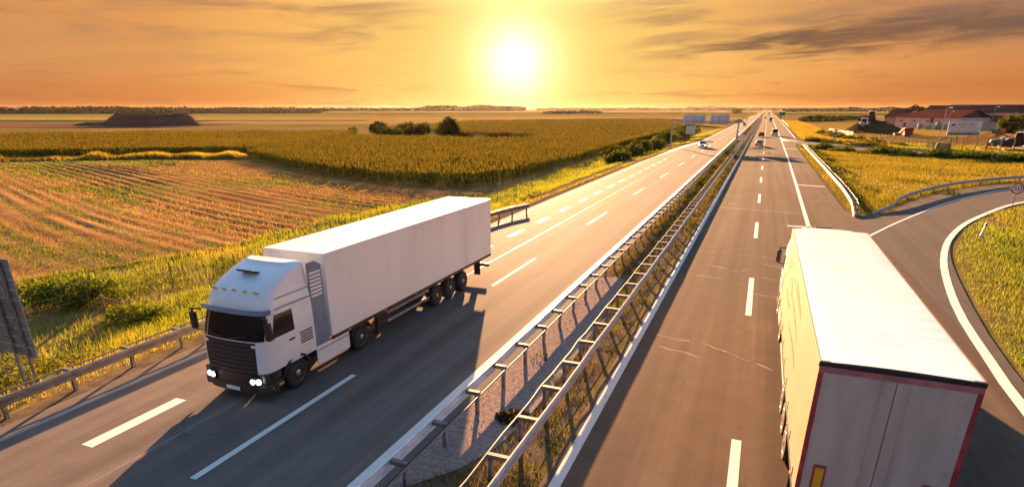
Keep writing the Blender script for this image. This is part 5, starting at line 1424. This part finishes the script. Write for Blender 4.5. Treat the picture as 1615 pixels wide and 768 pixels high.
# ---- farm fences
def fence(name, label, pts, h, step, mat, rails, board=None, gz=-0.5, pw=0.14, lean=0.05):
    N = resample(pts, step); T = empty(name, (N[0].x, N[0].y, gz)); tag(T, label, 'fence', 'farm fences'); r = random.Random(int(h * 100) + len(N)); B = T.location
    for p in N:
        hh = h * r.uniform(0.94, 1.06); MB().tube([Vector((p.x, p.y, gz - 0.3)) - B, Vector((p.x + r.uniform(-lean, lean), p.y + r.uniform(-lean, lean), gz + hh)) - B], pw / 2, 6).build('post', mat, T)
    for k in rails:
        MB().tube([Vector((p.x, p.y, gz + h * k)) - B for p in N], 0.025, 5).build('rail', mat if board is None else board, T)
    if board is not None:
        for p, q in zip(N, N[1:]):
            n = max(3, int((q - p).length / 0.34))
            for i in range(n):
                c = p + (q - p) * ((i + 0.5) / n); d = (q - p).normalized(); hh = h * r.uniform(0.86, 0.97)
                MB().box(Vector((c.x, c.y, gz + hh / 2)) - B + Vector((0, -0.06, 0)), (0.25, 0.03, hh), Matrix.Rotation(math.atan2(d.y, d.x), 3, 'Z')).build('board', board, T)
BOARD = pmat('pale_boards', (0.50, 0.38, 0.28), 0.85, 0.25, 2)
fence('board_fence', 'pale board fence in front of the manure heap', [(22.3, 262), (26.2, 219)], 2.3, 2.7, RUST, (0.3, 0.8), BOARD, -0.5)
fence('post_fence', 'rust red post and rail fence continuing from the pale boards', [(26.4, 217), (31.0, 188), (34.6, 164)], 2.4, 2.6, RUST, (0.45, 0.9), None, -0.45)
fence('post_fence', 'row of tall rust red posts in front of the tractors', [(35.6, 160), (42.5, 155.8), (52, 151.0), (66, 146)], 2.9, 2.2, RUST, (), None, -0.35, 0.2, 0.25)
fence('post_fence', 'dark picket fence running back below the billboard', [(40.2, 172), (51.5, 200), (67.8, 240), (82, 280)], 2.3, 2.0, RUST, (0.3, 0.85), None, -0.5, 0.16)
fence('board_fence', 'pale timber gate panel beside the yellow hay trailer', [(34.9, 166.5), (39.5, 168.5)], 2.0, 1.5, RUST, (0.3, 0.8), BOARD, -0.5)

# ---- tractors and machines
def tyre(parent, x, y, R, W, s, z=None):
    o = MB().lathe([(-W / 2, R * .5), (-W / 2, R * .86), (-W * .3, R), (W * .3, R), (W / 2, R * .86), (W / 2, R * .5)], 20, 'X').build('wheel', TYRE, parent, smooth=True, loc=(x, y, R if z is None else z))
    lug = MB()
    for i in range(16):
        t = 2 * PI * i / 16; lug.box((0, math.cos(t) * R * 1.0, math.sin(t) * R * 1.0), (W * .9, 0.07, 0.07), Matrix.Rotation(t, 3, 'X'))
    lug.build('tread', TYRE, o)
    MB().lathe([(s * W * .35, R * .55), (s * W * .5, R * .5), (s * W * .2, R * .2), (s * W * .3, 0.02)], 16, 'X').build('rim', RIM, o, smooth=True)
def tractor(label, loc, rz, bodym, roofm, cabin=True, loader=False, tilt=0.0, k=1.0):
    T = empty('tractor', loc, rz); T.rotation_euler = (tilt, 0, rz); T.scale = (k, k, k); tag(T, label, 'tractor', 'tractors on the farm')
    for s in (-1, 1):
        tyre(T, s * 0.85, 0.0, 0.82, 0.46, s); tyre(T, s * 0.75, 2.35, 0.5, 0.3, s)
        arc = [(0.98 * math.cos(a), 0.85 + 0.98 * math.sin(a)) for a in np.linspace(0.3, PI - 0.2, 9)] + [(0.9 * math.cos(a), 0.85 + 0.9 * math.sin(a)) for a in np.linspace(PI - 0.2, 0.3, 9)]
        MB().prism(arc, 'X', s * 0.55, s * 1.08).build('fender', bodym, T)
    MB().loft([[(-.38, 0.55, .8), (.38, 0.55, .8), (.36, 0.55, 1.55), (-.36, 0.55, 1.55)], [(-.36, 2.0, .78), (.36, 2.0, .78), (.33, 2.0, 1.45), (-.33, 2.0, 1.45)], [(-.33, 2.85, .8), (.33, 2.85, .8), (.28, 2.8, 1.32), (-.28, 2.8, 1.32)]]).build('bonnet', bodym, T, bev=0.05)
    MB().bx(-.28, .28, 2.80, 2.88, .85, 1.25).build('grille', BLACK, T)
    MB().bx(-.25, .25, -.4, 2.6, .55, .85).build('chassis', CHASSIS, T)
    MB().tube([(0.25, 1.6, 1.4), (0.25, 1.6, 2.3)], 0.05, 8).build('exhaust', BLACK, T)
    if cabin:
        fr = MB()
        for s in (-1, 1):
            fr.bar((s * .68, -.55, 1.0), (s * .62, -.5, 2.5), 0.07); fr.bar((s * .66, .72, 1.0), (s * .6, .6, 2.5), 0.07)
        fr.build('cab_frame', bodym, T)
        for s in (-1, 1): MB().add([(s * .67, -.5, 1.15), (s * .65, .66, 1.15), (s * .6, .56, 2.45), (s * .62, -.46, 2.45)], [(0, 1, 2, 3)]).build('side_glass', GLASS, T)
        MB().bx(-.6, .6, .60, .62, 1.5, 2.45).build('front_glass', GLASS, T); MB().bx(-.62, .62, -.53, -.51, 1.2, 2.45).build('rear_glass', GLASS, T)
        MB().bx(-.76, .76, -.72, .8, 2.48, 2.68).build('cab_roof', roofm, T, bev=0.06)
    else:
        MB().bx(-.25, .25, -.3, .2, 1.1, 1.2).build('seat', BLACK, T, bev=0.03); MB().tube([(0, .55, 1.3), (0, .35, 1.7)], .025, 6).build('steering_column', BLACK, T)
    if loader:
        for s in (-1, 1): 
            m = MB(); m.bar((s * .5, .8, 1.3), (s * .5, 2.6, 2.0), .1); m.bar((s * .5, 2.6, 2.0), (s * .5, 3.9, 2.5), .1); m.build('loader_arm', bodym, T)
        MB().prism([(3.7, 2.2), (4.5, 2.3), (4.4, 2.9), (4.3, 2.4), (3.8, 2.9)], 'X', -.9, .9).build('bucket', CHASSIS, T)
    return T
TWH = pmat('tractor_white', (0.72, 0.69, 0.64), 0.45, 0.1, 2); TTE = pmat('tractor_teal', (0.06, 0.12, 0.14), 0.5, 0.2, 2)
tractor('red tractor with white cab roof standing on top of the manure heap', (38.2, 282, 3.6), rad(75), REDM, TWH, k=1.5)
tractor('white tractor facing the viewer on the slope of the manure heap', (34.6, 271.5, 1.0), rad(165), TWH, TWH, tilt=rad(8), k=1.5)
tractor('old teal tractor with small front wheels behind the red posts', (54.8, 184.5, -0.42), rad(105), TTE, TTE, cabin=False, k=1.3)
tractor('white roofed tractor with raised loader among the red machines', (59.0, 190, -0.42), rad(60), REDM, TWH, loader=True, k=1.3)
tractor('red tractor with white roof cut by the picture edge', (66.5, 196, -0.42), rad(80), REDM, TWH, k=1.3)
tractor('red tractor behind the white roofed one at the yard end', (70.5, 212, -0.42), rad(100), REDM, TWH, k=1.3)
def baler():
    T = empty('baler', (43.2, 243, -0.5), rad(12)); tag(T, 'dark red baler with raised feed chute on the golden meadow', 'farm machine')
    MB().bx(0.1, 2.6, -1.0, 1.0, 0.5, 2.9).build('body', REDM, T, bev=0.1)
    MB().prism([(-2.8, 0.5), (-1.0, 0.6), (0.3, 2.6), (0.1, 2.9), (-1.3, 1.3), (-2.8, 1.2)], 'Y', -0.7, 0.7).build('chute', REDM, T)
    for s in (-1, 1): tyre(T, 1.2, s * 1.0, 0.45, 0.3, s); 
    for c in T.children:
        if c.name.startswith('wheel'): c.rotation_euler = (0, 0, PI / 2)
    MB().bar((-2.8, 0, 0.6), (-4.0, 0, 0.5), 0.12).build('drawbar', CHASSIS, T)
baler()
def hay_cart():
    T = empty('hay_cart', (36.6, 160.5, -0.4), rad(-12)); tag(T, 'low cart of yellow hay behind the guardrail', 'cart')
    MB().bx(-1.4, 1.4, -0.8, 0.8, 0.5, 0.65).build('bed', WOOD, T)
    m = MB(); r = random.Random(4)
    rings = [[(x * k, y * k, z) for x, y in ((-1.35, -.75), (0, -.8), (1.35, -.75), (1.38, 0), (1.35, .75), (0, .8), (-1.35, .75), (-1.38, 0))] for z, k in ((0.66, 1.0), (1.2, 1.02), (1.7, 0.95), (1.95, 0.6))]
    m.loft(rings).build('hay', pmat('yellow_hay', (0.42, 0.28, 0.07), 0.95, 0.35, 5, bump=0.8, bscale=12), T, smooth=True)
    for s in (-1, 1):
        for x in (-0.9, 0.9):
            MB().lathe([(-0.07, 0.12), (-0.07, .38), (0.07, .38), (0.07, 0.12)], 14, 'Y', (x, s * 0.75, 0.38)).build('wheel', TYRE, T)
hay_cart()
def harrow(i, x, y, rz, label, w=3.2):
    T = empty('harrow', (x, y, -0.42), rz); tag(T, label, 'farm machine', 'red harrows in the yard')
    m = MB()
    for yy in (-0.8, 0.0, 0.8): m.bar((-w / 2, yy, 0.75), (w / 2, yy, 0.75), 0.13)
    for xx in (-w / 2, -w / 6, w / 6, w / 2): m.bar((xx, -0.85, 0.76), (xx, 0.85, 0.76), 0.12)
    m.build('frame', REDM, T)
    for r_ in range(3):
        for c in range(6):
            xx = -w / 2 + 0.2 + c * (w - 0.4) / 5; MB().tube([(xx, -0.8 + 0.8 * r_, 0.72), (xx, -0.65 + 0.8 * r_, 0.4), (xx, -0.8 + 0.8 * r_, 0.02)], 0.035, 5).build('tine', RUST, T)
    a = MB(); a.bar((-0.4, 0, 0.8), (0, 0.2, 1.9), 0.1); a.bar((0.4, 0, 0.8), (0, 0.2, 1.9), 0.1); a.bar((0, 0.2, 1.9), (0, -0.9, 0.8), 0.08); a.build('headstock', REDM, T)
    for s in (-1, 1): MB().lathe([(-0.08, .1), (-0.08, .3), (0.08, .3), (0.08, .1)], 12, 'X', (s * (w / 2 + 0.15), 0.3, 0.3)).build('wheel', TYRE, T)
for i, (x, y, a, lb) in enumerate(((45.2, 163, 10, 'red harrow at the left end of the machine row'), (49.0, 160.5, 5, 'second red harrow from the left in the machine row'), (53.0, 158, -5, 'third red harrow along the machine row'), (57.0, 156.5, 8, 'red harrow at the picture edge of the machine row'), (56.5, 170, 50, 'red harrow standing under the teal tractor'), (61.5, 176, 30, 'red harrow below the loader tractor'))):
    harrow(i, x, y, rad(a), lb)
def lamp_post(x, y, h, label, g=-0.5):
    T = empty('lamp_post', (x, y, g)); tag(T, label, 'lamp post', 'yard lamp posts')
    MB().tube([(0, 0, -0.3), (0.15, 0, h)], [0.12, 0.07], 8).build('pole', STEELD, T, smooth=True)
    MB().bar((0.1, 0, h - 0.05), (0.9, -0.1, h + 0.15), 0.07).build('arm', STEELD, T)
    MB().bx(0.6, 1.3, -0.25, 0.05, h + 0.08, h + 0.3).build('lantern', SIGNB, T, bev=0.03)
lamp_post(41.3, 187, 8.9, 'tall lamp post rising beside the billboard'); lamp_post(73.5, 268, 9.3, 'tall lamp post in front of the warehouse'); lamp_post(73.0, 322, 7.6, 'shorter lamp post in front of the barn')

# ------------------------------------------------------------------ trees and bushes
def tree(name, label, cat, x, y, g, lobes, trunk_h, trunk_r, n, size, pal, seed, group=None):
    """lobes: (dx,dy,dz,rx,ry,rz) ellipsoids of foliage"""
    r = np.random.default_rng(seed); T = empty(name, (x, y, g)); tag(T, label, cat, group)
    m = MB(); top = max(l[2] for l in lobes)
    rd = random.Random(seed)
    m.tube([(0, 0, -0.2), (rd.uniform(-.1, .1), 0, trunk_h * .5), (rd.uniform(-.2, .2), rd.uniform(-.2, .2), trunk_h)], [trunk_r, trunk_r * .8, trunk_r * .55], 7)
    for l in lobes:
        m.tube([(0, 0, trunk_h * .7), (l[0] * .5, l[1] * .5, (trunk_h + l[2]) / 2), (l[0], l[1], l[2])], [trunk_r * .5, trunk_r * .3, trunk_r * .12], 5)
    m.build('trunk', WOOD, T)
    vol = np.array([l[3] * l[4] * l[5] for l in lobes]); ns = np.maximum(20, (n * vol / vol.sum())).astype(int)
    VV, CC = [], []
    for l, k in zip(lobes, ns):
        d = r.normal(0, 1, (k, 3)); d /= np.linalg.norm(d, axis=1)[:, None]; q = r.uniform(0.25, 1.12, k) ** 0.6
        q *= 0.68 + 0.62 * vnoise(d[:, 0] * 3 + seed, d[:, 2] * 3 + d[:, 1] * 2, 0.8, seed)
        p = d * q[:, None] * np.array(l[3:]) + np.array(l[:3]); p[:, 2] = np.maximum(p[:, 2], 0.05)
        s = size * r.uniform(0.6, 1.5, k)[:, None]
        a = r.normal(0, 1, (k, 3)); a /= np.linalg.norm(a, axis=1)[:, None]; b = np.cross(a, r.normal(0, 1, (k, 3))); b /= np.linalg.norm(b, axis=1)[:, None] + 1e-6
        V = np.stack([p - a * s, p + b * s * .55, p + a * s, p - b * s * .55], 1); VV.append(V.reshape(-1, 3))
        CC.append(np.repeat(tint(k, r, pal, np.full(k, rd.uniform(0.3, 0.7)), 0.25)[:, None], 4, 1).reshape(-1, 3))
    V = np.concatenate(VV); F = np.arange(len(V)).reshape(-1, 4)
    arr_mesh('crown', V, F, CROWN, np.concatenate(CC), T)
    return T
OLIVE = [(0.030, 0.038, 0.010), (0.065, 0.072, 0.017), (0.115, 0.115, 0.026)]
OCHRE = [(0.05, 0.04, 0.012), (0.09, 0.07, 0.02), (0.15, 0.105, 0.03)]
FRESH = [(0.04, 0.055, 0.012), (0.09, 0.10, 0.022), (0.16, 0.15, 0.035)]
VFRESH = [(0.06, 0.085, 0.014), (0.12, 0.15, 0.024), (0.19, 0.20, 0.03)]
B = -1.0
tree('bush', 'small round dark bush at the left end of the field thicket', 'bush', -150, 204, B, [(0, 0, 1.2, 2.0, 1.8, 1.2), (0.6, 0, 1.6, 1.2, 1.2, 0.9)], 0.8, 0.08, 900, 0.3, OLIVE, 1, 'thicket in the maize')
tree('tree', 'spreading dark tree second from the left in the field thicket', 'tree', -134, 198, B, [(-1.2, 0, 2.2, 2.6, 2.2, 1.9), (1.5, 0, 2.6, 2.4, 2.0, 2.0), (0, 0, 3.6, 1.8, 1.6, 1.3), (2.6, 0, 1.5, 2.0, 1.6, 1.4)], 1.6, 0.16, 2600, 0.3, OLIVE, 2, 'thicket in the maize')
tree('bush', 'low ochre bush right of the spreading dark tree', 'bush', -128, 206, B, [(0, 0, 2.0, 3.2, 2.4, 2.0), (3.0, 0, 2.6, 2.6, 2.2, 1.9), (6.2, 0, 1.9, 2.6, 2.0, 1.7)], 1.2, 0.1, 2400, 0.3, OCHRE, 3, 'thicket in the maize')
tree('bush', 'dark low bush in the front of the field thicket', 'bush', -125.5, 188, B, [(0, 0, 1.4, 3.0, 2.2, 1.6), (2.4, 0, 1.6, 2.4, 2.0, 1.5), (5.5, 0, 1.6, 2.8, 2.0, 1.5)], 0.7, 0.08, 2000, 0.28, OLIVE, 4, 'thicket in the maize')
tree('bush', 'rounded bush just left of the tallest thicket tree', 'bush', -109.5, 184, B, [(0, 0, 2.2, 3.2, 2.4, 2.2), (3.2, 0, 2.8, 3.0, 2.3, 2.1), (-3.0, 0, 1.6, 2.4, 2.0, 1.6)], 1.4, 0.12, 3000, 0.3, OLIVE, 5, 'thicket in the maize')
tree('tree', 'tallest leafy tree of the field thicket', 'tree', -99.8, 189, B, [(-1.0, 0, 3.2, 2.6, 2.3, 2.4), (1.6, 0, 3.4, 2.6, 2.2, 2.4), (0.4, 0, 5.4, 2.0, 1.8, 1.6), (2.8, 0, 2.0, 2.2, 1.8, 1.8), (-2.6, 0, 2.0, 2.0, 1.8, 1.7)], 2.2, 0.2, 3600, 0.32, OLIVE, 6, 'thicket in the maize')
tree('bush', 'low tangled bush at the foot of the tallest thicket tree', 'bush', -92.5, 186, B, [(0, 0, 1.1, 2.4, 1.8, 1.2), (2.2, 0, 0.8, 1.8, 1.5, 0.9)], 0.7, 0.08, 900, 0.28, OCHRE, 7, 'thicket in the maize')
tree('bush', 'brown thorny bush in the hollow right of the thicket', 'bush', -79, 184, B, [(-2.2, 0, 0.8, 2.8, 2.0, 1.3), (1.8, 0, 0.9, 3.0, 2.0, 1.4), (5.0, 0, 0.6, 2.0, 1.6, 1.0)], 0.7, 0.1, 1600, 0.28, [(0.03, 0.018, 0.008), (0.07, 0.04, 0.016), (0.11, 0.06, 0.02)], 8, 'thicket in the maize')
names_b = ['lowest yellow green bush beside the left road edge', 'dark bush behind the lowest roadside bush', 'round bush in the middle of the roadside row', 'dense bush before the gantry left post', 'bushy shrub at the foot of the gantry left post', 'long shrub beyond the gantry towards the square sign', 'shrub beside the legs of the square sign', 'far shrub at the end of the roadside row']
for i, (x, y, s, pal) in enumerate(((-24.2, 112, 1.3, FRESH), (-26.5, 120, 1.5, OLIVE), (-24.5, 126, 1.5, FRESH), (-25.0, 137, 1.7, OLIVE), (-23.5, 149, 1.5, FRESH), (-24.5, 172, 2.2, FRESH), (-23.2, 196, 1.8, OLIVE), (-24.5, 225, 2.6, OLIVE))):
    tree('bush', names_b[i], 'bush', x, y, -0.95, [(0, 0, 0.8 * s, 1.3 * s, 1.5 * s, 0.8 * s), (0.5 * s, 1.2 * s, 0.9 * s, 1.0 * s, 1.3 * s, 0.8 * s), (-0.8 * s, -0.8 * s, 0.6 * s, 1.1 * s, 1.2 * s, 0.6 * s), (-0.3, 0.4, 1.3 * s, .7 * s, .8 * s, .5 * s)], 0.6, 0.07, 1500, 0.2 + 0.03 * s, pal, 20 + i, 'bushes along the left road edge')
tree('bush', 'dense green bush at the left edge behind the road sign', 'bush', -31.6, 18.4, -1.0, [(0, 0, 0.75, 1.6, 1.3, 0.75), (1.3, 0.8, 0.7, 1.1, 1.0, 0.65), (-1.2, -0.8, 0.7, 1.2, 1.0, 0.7)], 0.5, 0.06, 5200, 0.08, VFRESH, 40, 'verge bushes')
tree('bush', 'low spreading bush in front of the slanting corner post', 'bush', -26.2, 17.6, -0.95, [(0, 0, 0.4, 1.3, 1.0, 0.45), (0.9, 0.6, 0.35, 0.8, 0.7, 0.4)], 0.3, 0.04, 2600, 0.07, VFRESH, 41, 'verge bushes')
tree('tree', 'round leafy yellow green tree in front of the warehouse', 'tree', 86, 290, -0.5, [(-1.6, 0, 2.8, 2.6, 2.4, 2.2), (1.8, 0, 3.0, 2.8, 2.4, 2.4), (0, 0, 5.0, 2.6, 2.3, 1.8), (3.4, 0, 4.2, 1.6, 1.5, 1.5), (-0.5, 0, 1.5, 2.8, 2.2, 1.6)], 1.5, 0.22, 3200, 0.36, FRESH, 50, 'farm trees')
tree('tree', 'leafy tree at the right picture edge before the warehouse', 'tree', 100, 300, -0.5, [(-1.2, 0, 2.6, 2.2, 2.2, 2.0), (1.6, 0, 3.0, 2.4, 2.2, 2.2), (0, 0, 4.6, 2.2, 2.0, 1.6)], 1.5, 0.2, 2400, 0.36, FRESH, 51, 'farm trees')
tree('tree', 'dark round tree behind the small grey house', 'tree', 80, 432, -0.6, [(0, 0, 7.5, 3.6, 3, 3.0), (3.0, 0, 7.0, 3, 3, 2.6), (-3, 0, 6.5, 2.6, 2.6, 2.4)], 5.0, 0.3, 1800, 0.6, OLIVE, 52, 'farm trees')
for i, (x, y, s) in enumerate(((30, 528, 3.4), (37, 540, 3.8), (46, 555, 3.2), (55, 575, 3.0), (64, 600, 3.4), (73, 615, 2.6), (104, 560, 2.8), (112, 566, 3.2))):
    lab = ['dark hedge bush nearest the green sign', 'second dark hedge bush right of the green sign', 'third dark bush of the far right hedge', 'middle bush of the far right hedge', 'fifth bush of the far right hedge', 'last low bush of the far right hedge', 'dark bush left of the grey house', 'dark bush touching the grey house roof'][i]
    tree('bush', lab, 'bush', x, y, -1.0, [(-s, 0, .9 * s * .6, 1.3 * s, s, .7 * s), (s * .6, 0, s * .6, 1.4 * s, s, .65 * s), (0, 0, s * .9, .9 * s, .8 * s, .4 * s)], 0.8, 0.1, 900, 0.55, OLIVE, 60 + i, 'far right hedge')
for i, (x, y, s, lab) in enumerate(((-52, 1250, 7, 'dark roadside tree left of the far motorway'), (-16, 430, 2.2, 'shrub between gantry sign panels and the far road'), (-66, 1500, 6, 'small tree cluster far left of the motorway'), (152, 2500, 9, 'lone tree on the horizon right of the motorway'))):
    tree('tree', lab, 'tree', x, y, -1.0, [(-.5 * s, 0, .7 * s, .9 * s, .9 * s, .6 * s), (.5 * s, 0, .6 * s, .9 * s, .9 * s, .55 * s), (0, 0, s, .6 * s, .6 * s, .45 * s)], .4 * s, .05 * s, 700, .12 * s, OLIVE, 80 + i, 'distant trees')

# far woods: one mass each
def wood(name, label, pts, h, depth, n, size, pal, seed):
    r = np.random.default_rng(seed); L = np.array(pts, float); seg = np.linalg.norm(np.diff(L, axis=0), axis=1); i = r.choice(len(seg), n, p=seg / seg.sum()); t = r.uniform(0, 1, n)
    p = L[i] * (1 - t[:, None]) + L[i + 1] * t[:, None]; s_ = np.concatenate([[0], np.cumsum(seg)])[i] + t * seg[i]
    prof = h * (0.45 + 0.75 * (0.6 * vnoise(s_, s_ * 0, h * 2.2, seed) + 0.4 * vnoise(s_, s_ * 0, h * 0.8, seed + 1)))
    x = p[:, 0] + r.uniform(-depth, depth, n) * 0.3; y = p[:, 1] + r.uniform(-depth, depth, n); z = -1 + prof * r.uniform(0, 1, n) ** 0.7
    P = np.stack([x, y, z], 1); s = size * r.uniform(0.6, 1.4, n)[:, None]
    a = r.normal(0, 1, (n, 3)); a /= np.linalg.norm(a, axis=1)[:, None]; b = np.cross(a, r.normal(0, 1, (n, 3))); b /= np.linalg.norm(b, axis=1)[:, None] + 1e-6
    V = np.stack([P - a * s, P + b * s * .7, P + a * s, P - b * s * .7], 1).reshape(-1, 3)
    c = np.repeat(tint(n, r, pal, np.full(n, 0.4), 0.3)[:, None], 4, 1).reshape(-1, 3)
    o = arr_mesh(name, V, np.arange(4 * n).reshape(n, 4), CROWN, c); tag(o, label, 'wood', kind='stuff')
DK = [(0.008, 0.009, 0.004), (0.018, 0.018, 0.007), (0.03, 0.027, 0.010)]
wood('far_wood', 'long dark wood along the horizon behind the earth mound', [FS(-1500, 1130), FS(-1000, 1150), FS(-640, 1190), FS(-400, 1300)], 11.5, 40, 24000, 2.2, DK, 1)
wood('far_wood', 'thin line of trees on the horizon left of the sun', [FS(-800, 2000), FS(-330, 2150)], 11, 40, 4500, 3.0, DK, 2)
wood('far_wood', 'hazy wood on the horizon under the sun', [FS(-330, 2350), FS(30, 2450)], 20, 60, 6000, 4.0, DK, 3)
wood('far_wood', 'low hedge in the far fields right of the sun', [FS(60, 1150), FS(165, 1180)], 6, 14, 1500, 1.6, DK, 4)
wood('far_wood', 'thin tree line on the horizon behind the far motorway', [FS(150, 3600), FS(2600, 3500)], 13, 60, 8000, 4.0, DK, 5)
wood('far_wood', 'long low hedge on the horizon above the right fields', [FS(820, 1900), FS(1250, 1850)], 12, 40, 3000, 3.0, DK, 6)
wood('far_wood', 'tree belt behind the warehouse at the picture edge', [FS(360, 520), FS(560, 500)], 9, 12, 3000, 1.2, OLIVE, 7)

# ------------------------------------------------------------------ evening haze: one closed box of thin air around everything
hz = MB().bx(-5200, 5200, -300, 5200, -2.5, 24).build('haze', pmat('haze_air', (1, 1, 1)), None)
hm = bpy.data.materials.new('haze_air_volume'); hm.use_nodes = True
kk = NT(hm.node_tree); kk.n.clear()
pv = kk.new('ShaderNodeVolumePrincipled'); pv.inputs['Color'].default_value = (1.0, 0.90, 0.78, 1); pv.inputs['Density'].default_value = 0.000010; pv.inputs['Anisotropy'].default_value = 0.55
ov = kk.new('ShaderNodeOutputMaterial'); kk.l.new(pv.outputs[0], ov.inputs['Volume'])
hz.data.materials.clear(); hz.data.materials.append(hm)
tag(hz, 'thin warm evening haze over the plain', 'haze', kind='stuff')
